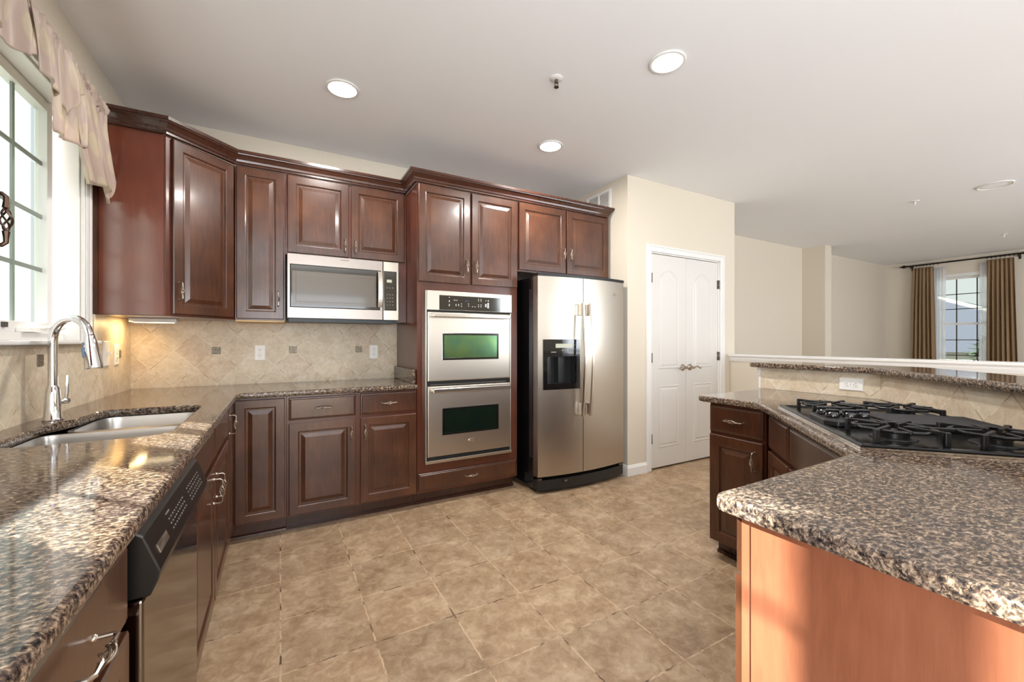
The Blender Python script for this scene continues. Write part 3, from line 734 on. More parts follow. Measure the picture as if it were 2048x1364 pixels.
# sink
root = thing('double_bowl_sink', 'stainless steel undermount double bowl sink below the faucet', 'sink', (0, 0, 0))
def bowl(nm, poly, depth):
    poly = ccw(poly); n = len(poly); vs = []; fs = []
    lv = [(-0.018, CT0 - 0.0015), (0.0, CT0 - 0.0015), (0.004, CT0 - 0.02), (0.006, CT0 - depth + 0.03), (0.015, CT0 - depth + 0.008), (0.035, CT0 - depth)]
    lv2 = [(0.035, CT0 - depth - 0.003), (0.012, CT0 - depth + 0.004), (0.002, CT0 - depth + 0.03), (-0.004, CT0 - 0.022), (-0.018, CT0 - 0.004)]
    L_ = lv + lv2
    for d_, z_ in L_: vs += [(a, b, z_) for a, b in offset_poly(poly, d_)]
    for k in range(len(L_)):
        for i in range(n):
            if k == len(lv) - 1: continue
            a = k * n + i; b = k * n + (i + 1) % n; kk = ((k + 1) % len(L_)) * n
            fs.append((a, b, kk + (i + 1) % n, kk + i))
    fs.append(tuple((len(lv) - 1) * n + i for i in range(n))); fs.append(tuple(len(lv) * n + i for i in range(n - 1, -1, -1)))
    b = MB().add(vs, fs).build(nm, M_sink, root, True)
    cx = sum(p[0] for p in poly) / n; cy = sum(p[1] for p in poly) / n
    MB().lathe([(0.044, CT0 - depth + 0.0005), (0.044, CT0 - depth + 0.003), (0.030, CT0 - depth + 0.003), (0.026, CT0 - depth + 0.0008)], (cx, cy, 0), 'z', 24).build('drain', M_chrome, b, True)
bowl('basin', fillet([(-0.33, 1.795), (-0.33, 2.185), (-0.77, 2.185), (-0.77, 1.795)], [0.10, 0.05, 0.05, 0.12], 7), 0.21)
bowl('basin', fillet([(-0.33, 2.225), (-0.33, 2.565), (-0.705, 2.565), (-0.705, 2.225)], [0.05, 0.07, 0.07, 0.05], 7), 0.18)
# faucet
root = thing('pull_down_faucet', 'polished chrome gooseneck pull-down faucet behind the sink', 'faucet', (-0.785, 2.325, CT1), -math.radians(38))
MB().lathe([(0.030, 0.0), (0.031, 0.006), (0.027, 0.012), (0.0245, 0.06), (0.022, 0.10), (0.0195, 0.13), (0.0165, 0.135), (0.0165, 0.14)], (0, 0, 0), 'z', 28).build('body', M_chrome, root, True)
R = 0.088; pts = [(0, 0, 0.14), (0, 0, 0.24), (0, 0, 0.318)]
for k in range(1, 17):
    a = PI * k / 16 * 0.93; pts.append((R - R * math.cos(a), 0, 0.318 + R * math.sin(a)))
MB().tube(pts, 0.0145, 20).build('spout', M_chrome, root, True)
ex, ez = pts[-1][0], pts[-1][2]; tdir = Vector((math.sin(PI * 0.93 - PI / 2) * 0 + 0.10, 0, -1)).normalized()
hd = MB().lathe([(0.0148, 0), (0.0165, -0.006), (0.0165, -0.012), (0.019, -0.020), (0.0235, -0.065), (0.0285, -0.118), (0.0285, -0.128), (0.024, -0.131)], (0, 0, 0), 'z', 28)
hd.xf(Matrix.Translation((ex, 0, ez)) @ Matrix.Rotation(-0.16, 4, 'Y'))
hd_o = hd.build('spray_head', M_chrome, root, True)
sb = MB().box(-0.007, 0.007, -0.027, -0.019, -0.085, -0.045).box(-0.006, 0.006, -0.023, -0.017, -0.038, -0.026)
sb.xf(Matrix.Translation((ex, 0, ez)) @ Matrix.Rotation(-0.16, 4, 'Y') @ Matrix.Rotation(-0.35, 4, 'Z')).build('spray_button', new_mat('blue_grey_button', srgb(92, 124, 156), 0.3), hd_o, bevel=0.002)
m = MB(); m.lathe([(0.010, 0.020), (0.013, 0.026), (0.013, 0.046), (0.010, 0.052)], (0, 0, 0.075), 'y', 16)
m.tube([(0, 0.042, 0.078), (0, 0.046, 0.11), (0, 0.047, 0.16), (0, 0.047, 0.176)], [0.006, 0.0055, 0.005, 0.004], 10)
m.build('lever_handle', M_chrome, root, True)

# ================================================================== backsplash
def uvq(o, f):
    me = o.data; uvl = me.uv_layers.new(name='UVMap'); c_ = math.cos(PI / 4); s_ = math.sin(PI / 4)
    for lp in me.loops:
        u, v = f(me.vertices[lp.vertex_index].co); uvl.data[lp.index].uv = (u * c_ - v * s_, u * s_ + v * c_)
ST = 0.012
o = MB().box(XL + ST, TX0 - 0.001, YB - ST, YB - 0.0005, CT1, 1.372).build('tile_backsplash', M_splash)
uvq(o, lambda p: (p.x + 0.395 + 0.2419 * 20, p.z - 1.162 + 0.2419 * 20))
tag(o, 'diagonal travertine tile backsplash on the back wall', 'backsplash')
ob = o
for xx in (-0.395, 0.089, 0.570):
    a = MB().box(xx - 0.026, xx + 0.026, YB - ST - 0.004, YB - ST - 0.0002, 1.137, 1.187).build('accent_tile', M_deco, ob, bevel=0.002)
m = MB().box(XL + 0.0005, XL + ST, 0.12, WY1 + 0.131, CT1, WZ0 - 0.019).box(XL + 0.0005, XL + ST, WY1 + 0.131, YB - 0.0005, CT1, 1.372)
o = m.build('tile_backsplash', M_splash)
uvq(o, lambda p: (p.y - 2.43 + 0.2419 * 20, p.z - 1.15 + 0.2419 * 20))
tag(o, 'diagonal travertine tile backsplash on the window wall behind the sink', 'backsplash')
for yy in (1.946, 2.430, 2.912, 3.392):
    MB().box(XL + ST + 0.0002, XL + ST + 0.004, yy - 0.024, yy + 0.024, 1.127, 1.175).build('accent_tile', M_deco, o, bevel=0.002)

# ------------------------------------------------------------------ outlets
def outlet(loc, rz, label, kind='outlet', horiz=False, sc=1.0):
    r = thing('wall_outlet' if kind == 'outlet' else 'light_switch', label, 'outlet' if kind == 'outlet' else 'switch', loc, rz)
    w, h_ = (0.035, 0.057)
    M = Matrix.Rotation(PI / 2, 4, 'Y') if horiz else Matrix.Identity(4)
    M = M @ Matrix.Scale(sc, 4)
    MB().rings(-w, w, -h_, h_, [(0, -0.003), (0.003, -0.0055), (0.006, -0.006)], -0.0002).xf(M).build('cover_plate', M_plastic, r)
    if kind == 'outlet':
        fm = MB(); sm = MB()
        for s in (1, -1):
            fm.lathe([(0.0165, -0.0055), (0.0165, -0.0075), (0.0155, -0.008)], (0, 0, s * 0.021), 'y', 18)
            sm.box(-0.0075, -0.005, -0.0086, -0.0081, s * 0.021, s * 0.021 + 0.008).box(0.005, 0.0075, -0.0086, -0.0081, s * 0.021, s * 0.021 + 0.008)
            sm.lathe([(0.0022, -0.0081), (0.0022, -0.0086)], (0, 0, s * 0.021 - 0.006), 'y', 8)
        sm.lathe([(0.002, -0.0061), (0.002, -0.0068)], (0, 0, 0), 'y', 8)
        f = fm.xf(M).build('socket_face', M_plastic, r); sm.xf(M).build('slots', M_slot, f)
    else:
        MB().box(-0.005, 0.005, -0.018, -0.0062, -0.002, 0.008).box(-0.006, 0.006, -0.0075, -0.0061, -0.012, 0.012).xf(M).build('toggle', M_plastic, r)
    return r
outlet((-0.129, YB - ST, 1.142), 0, 'white duplex outlet on the back wall, left of the two, below the narrow wall cabinet')
outlet((0.690, YB - ST, 1.139), 0, 'white duplex outlet on the back wall under the microwave, next to the oven tower')
outlet((XL + ST, 3.165, 1.158), PI / 2, 'white light switch on the window wall behind the faucet head', 'switch', sc=1.25)
outlet((XL + ST, 3.330, 1.148), PI / 2, 'white duplex outlet on the window wall near the room corner', sc=1.1)

# ================================================================== microwave
MY = 3.225
root = thing('over_range_microwave', 'stainless microwave with dark window hung under the wall cabinets', 'microwave', (0.042, MY, 1.387))
MB().box(0, 0.760, 0.035, YB - MY - 0.03, 0.004, 0.447).build('case', M_blackm, root)
H_ = 0.448
fr = MB().rings(0.0, 0.640, 0.0, H_, [(0, 0.006), (0.004, 0), (0.008, 0)], 0.0345).build('door', steel('microwave_steel', srgb(158, 148, 141), 0.32), root)
MB().rings(0.018, 0.625, 0.075, 0.374, [(0, -0.0015), (0.006, -0.003)], -0.0002).build('window_frame', M_bglass, fr)
MB().rings(0.032, 0.588, 0.095, 0.328, [(0, -0.0042), (0.022, -0.0040), (0.024, -0.0036)], -0.0031).build('window', M_mwglass, fr)
pan = MB().rings(0.642, 0.760, 0.0, H_, [(0, 0.006), (0.004, 0), (0.008, 0)], 0.0345).build('control_side', M_steel, root)
MB().rings(0.646, 0.742, 0.075, 0.374, [(0, -0.0015), (0.006, -0.003)], -0.0002).build('control_panel', M_bglass, pan)
MB().box(0.668, 0.706, -0.004, -0.0031, 0.288, 0.310).build('display', M_lcd, pan)
m = MB()
for i in range(3):
    for j in range(6):
        if j in (4,): continue
        m.box(0.668 + i * 0.020, 0.676 + i * 0.020, -0.0038, -0.0031, 0.115 + j * 0.026, 0.121 + j * 0.026)
m.build('button_marks', new_mat('dim_icon', srgb(120, 116, 108), 0.5), pan)
m = MB(); n = 14; vs = []; fs = []
for i in range(n + 1):
    u = i / n; z_ = 0.095 + 0.268 * u; b = 0.022 * math.sin(PI * (0.12 + 0.76 * u)); 
    for (dx, dy) in ((0, -0.020 - b), (0.034, -0.020 - b), (0.034, -0.012 - b), (0, -0.012 - b)): vs.append((0.598 + dx, dy, z_))
for i in range(n):
    for k in range(4): fs.append((i * 4 + k, i * 4 + (k + 1) % 4, i * 4 + 4 + (k + 1) % 4, i * 4 + 4 + k))
fs += [(3, 2, 1, 0), tuple(n * 4 + k for k in range(4))]
m.add(vs, fs).box(0.606, 0.626, -0.028, -0.003, 0.100, 0.116).box(0.606, 0.626, -0.028, -0.003, 0.345, 0.361).build('handle', M_steelh, root, bevel=0.002)
MB().box(0.01, 0.75, 0.01, 0.30, -0.022, 0.0035).build('vent_underside', new_mat('teal_black_vent', srgb(22, 34, 38), 0.4), root)
MB().box(0.34, 0.40, -0.0006, -0.0001, 0.425, 0.431).build('brand_mark', M_hinge, fr)

# ================================================================== double oven
root = thing('double_wall_oven', 'stainless steel double wall oven built into the tower cabinet', 'oven', (0.936, YF_ - 0.04, 0))
w = 0.725
MB().box(0.020, w - 0.020, 0.064, 0.52, 0.34, 1.585).build('case', M_blackm, root)
MB().box(0.004, w - 0.004, 0.022, 0.0385, 0.335, 1.60).build('trim_frame', M_dark, root)
MB().box(0.0, 0.010, 0.0, 0.038, 0.340, 1.606).box(w - 0.010, w, 0.006, 0.038, 0.340, 1.456).box(0, w, -0.004, 0.038, 0.318, 0.340).build('side_trim', M_steel, root, bevel=0.002)
cpn = MB().box(0.0105, w, -0.006, 0.038, 1.460, 1.606).build('control_panel', M_steel, root, bevel=0.003)
gl = MB().box(0.104, 0.618, -0.0085, -0.0062, 1.464, 1.574).build('control_glass', M_bglass, cpn)
m = MB(); gy0, gy1 = -0.0094, -0.0086
def dia(m, x, z, r): m.add([(x - r, gy0, z), (x, gy0, z - r), (x + r, gy0, z), (x, gy0, z + r)], [(0, 1, 2, 3)])
for (x_, z_) in ((0.182, 1.560), (0.182, 1.535), (0.182, 1.528), (0.182, 1.505), (0.182, 1.497), (0.222, 1.540), (0.236, 1.508), (0.236, 1.500), (0.257, 1.508), (0.257, 1.500), (0.280, 1.514), (0.280, 1.497), (0.340, 1.516), (0.340, 1.500), (0.372, 1.496), (0.394, 1.496), (0.424, 1.512), (0.424, 1.498), (0.445, 1.512), (0.445, 1.498), (0.424, 1.556), (0.445, 1.556), (0.424, 1.545), (0.445, 1.545), (0.487, 1.548), (0.508, 1.552), (0.508, 1.543)):
    dia(m, x_, z_, 0.0042)
m.box(0.224, 0.250, gy0, gy1, 1.539, 1.541)
for j in range(3): m.box(0.480, 0.494, gy0, gy1, 1.498 + j * 0.009, 1.504 + j * 0.009)
for j in range(4): m.box(0.500, 0.515, gy0, gy1, 1.490 + j * 0.011, 1.498 + j * 0.011)
m.build('button_marks', M_icon, gl)
td = bpy.data.curves.new('clock_digits', 'FONT'); td.body = '5:11'; td.size = 0.016; td.extrude = 0.0002
to = bpy.data.objects.new('clock_tmp', td); COL.objects.link(to); bpy.context.view_layer.update()
tm = bpy.data.meshes.new_from_object(to); bpy.data.objects.remove(to)
tm.transform(Matrix.Translation((0.312, -0.0092, 1.532)) @ Matrix.Rotation(PI / 2, 4, 'X'))
tm.materials.clear(); obj('clock_digits', tm, M_led, gl)
for (z0, z1, badge) in ((0.928, 1.448, False), (0.366, 0.890, True)):
    d = MB().rings(0.014, w - 0.014, z0, z1, [(0, 0.001), (0.004, -0.004), (0.008, -0.005)], 0.021).build('door', M_steel, root)
    zc = (z0 + z1) / 2 
    wz0, wz1 = (1.086, 1.290) if not badge else (0.522, 0.726)
    wf = MB().rings(0.126, 0.602, wz0, wz1, [(0, -0.0065), (0.004, -0.008), (0.014, -0.008), (0.015, -0.0072)], -0.0052).build('window_frame', M_black, d)
    MB().box(0.142, 0.586, -0.0078, -0.0073, wz0 + 0.016, wz1 - 0.016).build('window', M_oven if badge else M_oven_refl, wf)
    hz = z1 - 0.026
    MB().box(0.040, w - 0.040, -0.062, -0.046, hz - 0.016, hz + 0.016).box(0.046, 0.070, -0.047, -0.0052, hz - 0.010, hz + 0.010).box(w - 0.070, w - 0.046, -0.047, -0.0052, hz - 0.010, hz + 0.010).build('handle', M_steelh, d, bevel=0.005, segs=3)
    if badge:
        b = MB().lathe([(0.028, -0.0052), (0.028, -0.0075), (0.025, -0.009)], (0, 0, 0), 'y', 28)
        b.xf(Matrix.Translation((w / 2 + 0.005, 0, 0.462)) @ Matrix.Diagonal((1, 1, 0.45, 1))).build('badge', M_chrome, d, True)
MB().box(0.04, 0.68, 0.010, 0.0215, 0.898, 0.906).build('vent_strip', M_hinge, root)

# ================================================================== refrigerator
FX0, FX1 = 1.795, 2.715
fc = (FX0 + FX1) / 2; hw = (FX1 - FX0) / 2
root = thing('refrigerator', 'side by side stainless refrigerator with black sides and ice dispenser', 'refrigerator', (0, 0, 0))
yfun = lambda x: 2.790 - 0.048 * (1 - ((x - fc) / hw) ** 2)
FYB = 2.858
MB().box(FX0, FX1, FYB + 0.006, 3.56, 0.035, 1.752).build('case', M_black, root, bevel=0.004)
for fy_ in (FYB + 0.02, 3.4): MB().box(FX0 + 0.03, FX1 - 0.03, fy_, fy_ + 0.08, 0.0, 0.0345).build('foot', M_blackm, root)
def curved(xs, z0, z1, hole=None, yoff=0.0, rows=None):
    zs = sorted(set([z0, z1] + ([hole[2], hole[3]] if hole else [])))
    if hole: xs = sorted(set(list(xs) + [hole[0], hole[1]]))
    m = MB(); V = {}
    def vid(i, j, b):
        k = (i, j, b)
        if k not in V:
            V[k] = len(m.v); m.v.append((xs[i], FYB if b else yfun(xs[i]) + yoff, zs[j]))
        return V[k]
    nx, nz = len(xs), len(zs)
    inh = lambda i, j: hole and hole[0] - 1e-6 <= xs[i] and xs[i + 1] <= hole[1] + 1e-6 and hole[2] - 1e-6 <= zs[j] and zs[j + 1] <= hole[3] + 1e-6
    for i in range(nx - 1):
        for j in range(nz - 1):
            if not inh(i, j): m.f.append((vid(i, j, 0), vid(i + 1, j, 0), vid(i + 1, j + 1, 0), vid(i, j + 1, 0)))
            m.f.append((vid(i, j, 1), vid(i, j + 1, 1), vid(i + 1, j + 1, 1), vid(i + 1, j, 1)))
    for i in range(nx - 1):
        m.f.append((vid(i, 0, 0), vid(i, 0, 1), vid(i + 1, 0, 1), vid(i + 1, 0, 0)))
        m.f.append((vid(i, nz - 1, 0), vid(i + 1, nz - 1, 0), vid(i + 1, nz - 1, 1), vid(i, nz - 1, 1)))
    for j in range(nz - 1):
        m.f.append((vid(0, j, 0), vid(0, j + 1, 0), vid(0, j + 1, 1), vid(0, j, 1)))
        m.f.append((vid(nx - 1, j, 0), vid(nx - 1, j, 1), vid(nx - 1, j + 1, 1), vid(nx - 1, j + 1, 0)))
    return m
def lin(a, b, n): return [a + (b - a) * i / n for i in range(n + 1)]
SP = 2.214
DH = (1.838, 2.178, 0.836, 1.243)
ld = curved(lin(FX0, SP - 0.003, 16), 0.140, 1.752, DH).build('freezer_door', M_steel, root, True)
rd = curved(lin(SP + 0.003, FX1, 16), 0.140, 1.752).build('fresh_food_door', M_steel, root, True)
curved(lin(FX0, FX1, 20), 1.7535, 1.776, yoff=-0.004).build('top_cap', M_blackm, root, True)
# dispenser : bezel ring + recess
m = MB(); xs = lin(DH[0], DH[1], 8)
def fy(x, e_=-0.006): return yfun(x) + e_
def strip(m, xa, xb, za, zb, e0=-0.006, yb=None, n=6):
    X = lin(xa, xb, n)
    for i in range(n):
        a, b = X[i], X[i + 1]; ya, yb_ = fy(a, e0), fy(b, e0); d0 = 0.012
        m.add([(a, ya, za), (b, yb_, za), (b, yb_, zb), (a, ya, zb), (a, ya + d0, za), (b, yb_ + d0, za), (b, yb_ + d0, zb), (a, ya + d0, zb)],
              [(0, 1, 2, 3), (7, 6, 5, 4), (0, 4, 5, 1), (3, 2, 6, 7)] + ([(0, 3, 7, 4)] if i == 0 else []) + ([(1, 5, 6, 2)] if i == n - 1 else []))
strip(m, DH[0] + 0.001, DH[1] - 0.001, 1.105, DH[3] - 0.001); strip(m, DH[0] + 0.001, DH[1] - 0.001, DH[2] + 0.001, 0.885)
strip(m, DH[0] + 0.001, DH[0] + 0.035, 0.885, 1.105, n=2); strip(m, DH[1] - 0.03, DH[1] - 0.001, 0.885, 1.105, n=2)
disp = m.build('ice_dispenser', M_black, ld)
MB().box(DH[0] + 0.030, DH[1] - 0.026, 2.836, 2.842, 0.880, 1.11).box(DH[0] + 0.030, DH[1] - 0.026, 2.775, 2.842, 0.862, 0.880).box(DH[0] + 0.02, DH[0] + 0.030, 2.78, 2.842, 0.87, 1.11).box(DH[1] - 0.026, DH[1] - 0.018, 2.78, 2.842, 0.87, 1.11).build('dispenser_recess', M_blackm, disp)
MB().box(1.985, 1.993, 2.775, 2.834, 0.885, 1.100).build('divider', M_blackm, disp)
m = MB(); strip(m, 1.945, 2.095, 1.175, 1.208, -0.0075, n=3); m.build('display', M_lcd, disp)
m = MB(); strip(m, 1.905, 1.950, 1.137, 1.143, -0.0078, n=1)
for xx in (2.0, 2.025, 2.05, 2.075): strip(m, xx, xx + 0.012, 1.150, 1.158, -0.0078, n=1)
strip(m, 2.112, 2.124, 1.195, 1.199, -0.0078, n=1); strip(m, 2.112, 2.124, 1.160, 1.163, -0.0078, n=1)
m.build('button_marks', new_mat('dispenser_icon', srgb(150, 145, 138), 0.5), disp)
def fhandle(xc, parent):
    m = MB(); n = 20; vs = []; fs = []
    for i in range(n + 1):
        u = i / n; z_ = 0.612 + 0.930 * u; b = 0.032 * math.sin(PI * u); y_ = yfun(xc) - 0.052 - b
        for dx, dy in ((-0.014, 0.004), (-0.008, -0.008), (0.008, -0.008), (0.014, 0.004), (0.008, 0.010), (-0.008, 0.010)): vs.append((xc + dx, y_ + dy, z_))
    for i in range(n):
        for k in range(6): fs.append((i * 6 + k, i * 6 + (k + 1) % 6, i * 6 + 6 + (k + 1) % 6, i * 6 + 6 + k))
    fs += [tuple(range(5, -1, -1)), tuple(n * 6 + k for k in range(6))]
    m.add(vs, fs); h = m.build('handle', M_steelh, parent, True)
    for za, zb in ((0.620, 0.715), (1.440, 1.535)):
        MB().box(xc - 0.011, xc + 0.011, yfun(xc) - 0.050, yfun(xc) - 0.001, za, zb).build('handle_mount', M_steelh, h, bevel=0.004)
fhandle(SP - 0.042, ld); fhandle(SP + 0.036, rd)
MB().lathe([(0.030, 0), (0.030, -0.004), (0.026, -0.006)], (0, 0, 0), 'y', 24).xf(Matrix.Translation((2.575, yfun(2.575) + 0.001, 1.640)) @ Matrix.Diagonal((1, 1, 0.5, 1))).build('badge', M_chrome, rd, True)
m = curved(lin(FX0 + 0.004, FX1 - 0.004, 16), 0.030, 0.110, yoff=0.006); m.build('base_grille', M_blackm, root, True)
MB().lathe([(0.010, 0.0), (0.010, 0.030)], (2.02, yfun(2.02) - 0.004, 0.09), 'x', 12).build('leveling_roller', M_hinge, root, True)
MB().box(FX0 + 0.003, FX0 + 0.040, yfun(FX0) - 0.0, yfun(FX0) + 0.02, 0.112, 0.128).build('lower_hinge', M_hinge, root)
MB().box(FX1 - 0.05, FX1 - 0.003, yfun(FX1) + 0.004, yfun(FX1) + 0.02, 0.112, 0.128).build('lower_hinge', M_hinge, root)

# ================================================================== peninsula
# plan: short leg facing the sink side, 45-degree cooktop leg, near leg ending beside the camera
A1 = (2.125, 1.235); A2 = (1.42, 0.56)
ang = math.atan2(A1[1] - A2[1], A1[0] - A2[0])       # direction of the angled front
ux, uy = math.cos(ang), math.sin(ang)                 # from near to far
inx, iny = uy, -ux                                    # inward normal
SPX, SPY = 2.82, 0.985
sx, sy = -1 / math.sqrt(2), -1 / math.sqrt(2)
NB = -0.08
tcut = (SPY - NB) / -sy; S3 = (SPX + sx * tcut, NB)
front = [(2.125, 1.60), A1, A2, (0.785, 0.553), (0.785, NB - 0.0)]
poly = [(0.785, NB + 0.002), (S3[0], NB + 0.002), (SPX - 0.003, SPY), (SPX - 0.003, 1.60), (2.125, 1.60), A1, A2, (0.785, 0.553)]
outer = fillet(poly, [0.0, 0, 0, 0.01, 0.05, 0.12, 0.10, 0.030], 6)
m = MB(); slab(m, outer, CT0, CT1, None, 0.010)
tag(m.build('peninsula_countertop', M_granite, None, True), 'speckled granite countertop of the angled peninsula around the cooktop', 'countertop')
# knee wall carrying the bar
def splash_line(off):     # offset outwards (away from kitchen)
    k = math.tan(PI / 8) * off
    return [(SPX + off, 1.62), (SPX + off, SPY - k), (S3[0] + k , NB - off), (0.785, NB - off)]
a, b = splash_line(0.012), splash_line(0.13)
m = MB(); m.prism(a + b[::-1], 0, 1.0535); struct(m.build('wall_bar_knee', M_trim), 'low wall carrying the raised bar', 'wall')
a, b = splash_line(0.0), splash_line(0.0115)
m = MB()
for i in range(3): m.prism([a[i], a[i + 1], b[i + 1], b[i]], CT1 + 0.0005, 1.0535)
o = m.build('bar_tile_backsplash', M_splash)
def f_(p):
    q = Vector((p.x, p.y))
    if q.y > SPY - 0.02: u = -(q.y)
    else: u = -SPY + math.hypot(q.x - SPX, q.y - SPY)
    return (u + 1.517 + 0.2419 * 20, p.z - 0.920 + 0.2419 * 20)
uvq(o, f_); tag(o, 'diagonal travertine tile backsplash between peninsula counter and raised bar', 'backsplash')
tag(MB().box(SPX - 0.004, SPX + 0.135, 1.6205, 1.634, CT1, 1.0).box(SPX - 0.012, SPX + 0.14, 1.6205, 1.640, 1.0, 1.052).build('bar_end_trim', M_trim, None, bevel=0.002), 'white end trim of the low bar wall at its far end', 'trim')
# bar top
fo = splash_line(-0.045); bo = splash_line(0.27)
fo[0] = (fo[0][0], 1.680); bo[0] = (bo[0][0], 1.680)
m = MB(); slab(m, fillet(fo + bo[::-1], [0.03, 0.10, 0.05, 0, 0, 0.05, 0.10, 0.03], 6), 1.0545, 1.086, None, 0.009)
tag(m.build('raised_bar_top', M_granite, None, True), 'raised granite bar top along the back of the peninsula', 'countertop')
outlet((SPX - 0.0, 1.115, 0.985), -PI / 2, 'white horizontal duplex outlet on the peninsula backsplash', horiz=True, sc=1.0)
# far end cabinet
root = thing('peninsula_end_cabinet', 'small cabinet with drawer and door at the far end of the peninsula', 'cabinet', (2.172, 1.535, 0), -PI / 2)
base_body(root, 0.315, 0.62)
slab_front(root, 0.006, 0.306, 0.718, 0.866); raised_door(root, 0.006, 0.306, 0.100, 0.702, hx=0.268, hz=0.60, fr=0.060)
# angled cabinet
cx_, cy_ = A1[0] + inx * 0.052, A1[1] + iny * 0.052
L0 = 0.955
root = thing('cooktop_base_cabinet', 'angled base cabinet beneath the cooktop with two drawer fronts over doors', 'cabinet', (cx_ + ux * 0.0, cy_ + uy * 0.0, 0), ang + PI)
base_body(root, L0, 0.52, top=0.860, x0=0.035)
slab_front(root, 0.045, 0.330, 0.700, 0.862, handle=False); slab_front(root, 0.342, 0.945, 0.700, 0.862, handle=False)
raised_door(root, 0.045, 0.330, 0.112, 0.686); raised_door(root, 0.342, 0.945, 0.112, 0.686)
# near leg cabinet
root = thing('peninsula_near_cabinet', 'near end peninsula cabinet showing its plain reddish veneer end panel', 'cabinet', (1.375, 0.505, 0), PI)
base_body(root, 1.375 - 0.828, 0.575, mat=M_frame)
wE = 1.375 - 0.828
MB().box(wE + 0.0002, wE + 0.012, 0.015, 0.585, 0.0, 0.879).build('end_panel', M_veneer, root)
MB().box(wE + 0.0, wE + 0.014, -0.001, 0.0148, 0.0, 0.879).build('face_stile', M_veneer, root)
slab_front(root, 0.09, wE + 0.010, 0.762, 0.872, mat=M_wood)
raised_door(root, 0.09, wE + 0.008, 0.112, 0.752, hx=0.13, hz=0.62)

# ------------------------------------------------------------------ cooktop
P1 = Vector((2.075, 1.105)); P2 = Vector((1.482, 0.562))
Mx = (P1 + P2) / 2; cw = (P1 - P2).length / 2; dv_ = (P1 - P2).normalized(); ca = math.atan2(dv_.y, dv_.x) + PI
root = thing('gas_cooktop', 'black gas cooktop with centre grill set into the peninsula counter', 'cooktop', (Mx.x, Mx.y, CT1 + 0.0005), ca)
cd = 0.535
m = MB(); m.rings(-cw, cw, 0.0, cd, [(0.0, -0.010), (0.004, -0.014), (0.018, -0.015), (0.022, -0.009), (0.026, -0.009)], 0.0)
m.xf(Matrix.Rotation(-PI / 2, 4, 'X') @ Matrix.Identity(4))
cook = m.build('glass_base', new_mat('cooktop_enamel', G(0.004), 0.18, spec=0.3), root)
MB().box(-cw - 0.003, cw + 0.003, -0.003, -0.0002, 0.0, 0.006).box(-cw - 0.003, -cw - 0.0002, 0, cd, 0, 0.006).box(cw + 0.0002, cw + 0.003, 0, cd, 0, 0.006).build('steel_edge', M_chrome, root)
cons = MB().prism([(-0.105, 0.05), (-0.075, 0.018), (0.075, 0.018), (0.105, 0.05), (0.105, 0.200), (-0.105, 0.200)], 0.0095, 0.030).build('control_console', M_blackm, root, bevel=0.004)
for (kx, ky) in ((-0.055, 0.060), (0.015, 0.065), (-0.060, 0.115), (0.010, 0.120), (-0.010, 0.170)):
    k = MB().lathe([(0.022, 0.0305), (0.023, 0.036), (0.019, 0.046), (0.017, 0.049)], (kx, ky, 0), 'z', 22)
    k.box(kx - 0.006, kx + 0.006, ky - 0.021, ky + 0.021, 0.046, 0.060).build('knob', M_black, root, True, bevel=0.003)
gr = MB().box(-0.105, 0.105, 0.204, 0.212, 0.0095, 0.036).box(-0.105, 0.105, 0.507, 0.515, 0.0095, 0.036).box(-0.105, -0.097, 0.212, 0.507, 0.0095, 0.036).box(0.097, 0.105, 0.212, 0.507, 0.0095, 0.036)
for i in range(13): gr.box(-0.094 + i * 0.0152, -0.087 + i * 0.0152, 0.212, 0.507, 0.028, 0.037)
gr.box(-0.097, 0.097, 0.35, 0.36, 0.014, 0.028).build('centre_grill', M_iron, root, bevel=0.0015)
for sgn in (-1, 1):
    cx = sgn * 0.247
    for cy, br in ((0.145, 0.040), (0.395, 0.032)):
        b = MB().lathe([(0.060, 0.0095), (0.058, 0.013), (br, 0.014), (br, 0.024), (br + 0.004, 0.025), (br + 0.004, 0.031), (br - 0.006, 0.034)], (cx, cy, 0), 'z', 24)
        b.build('burner', M_iron, root, True)
    g = MB()
    for cy in (0.145, 0.395):
        for k in range(4):
            a = PI / 4 + k * PI / 2; c_, s_ = math.cos(a), math.sin(a)
            p0 = Vector((cx + c_ * 0.026, cy + s_ * 0.026)); p1 = Vector((cx + c_ * 0.135, cy + s_ * 0.118)); d_ = (p1 - p0).normalized(); q = Vector((-d_.y, d_.x)) * 0.005
            g.prism([tuple(p0 + q), tuple(p0 - q), tuple(p1 - q), tuple(p1 + q)], 0.037, 0.052)
            g.box(p1.x - 0.007, p1.x + 0.007, p1.y - 0.007, p1.y + 0.007, 0.0095, 0.052)
        for k in range(4):
            a = k * PI / 2; c_, s_ = math.cos(a), math.sin(a); p0 = Vector((cx + c_ * 0.034, cy + s_ * 0.034)); p1 = Vector((cx + c_ * 0.100, cy + s_ * 0.100)); q = Vector((-s_, c_)) * 0.004
            g.prism([tuple(p0 + q), tuple(p0 - q), tuple(p1 - q), tuple(p1 + q)], 0.038, 0.050)
        ring = [(cx + 0.100 * math.cos(PI / 8 + j * PI / 4) , cy + 0.100 * math.sin(PI / 8 + j * PI / 4), 0.043) for j in range(8)]
        g.tube(ring, 0.0055, 6, closed=True)
    g.box(cx - 0.004, cx + 0.004, 0.24, 0.30, 0.038, 0.049)
    g.build('burner_grate', M_iron, root, bevel=0.002)

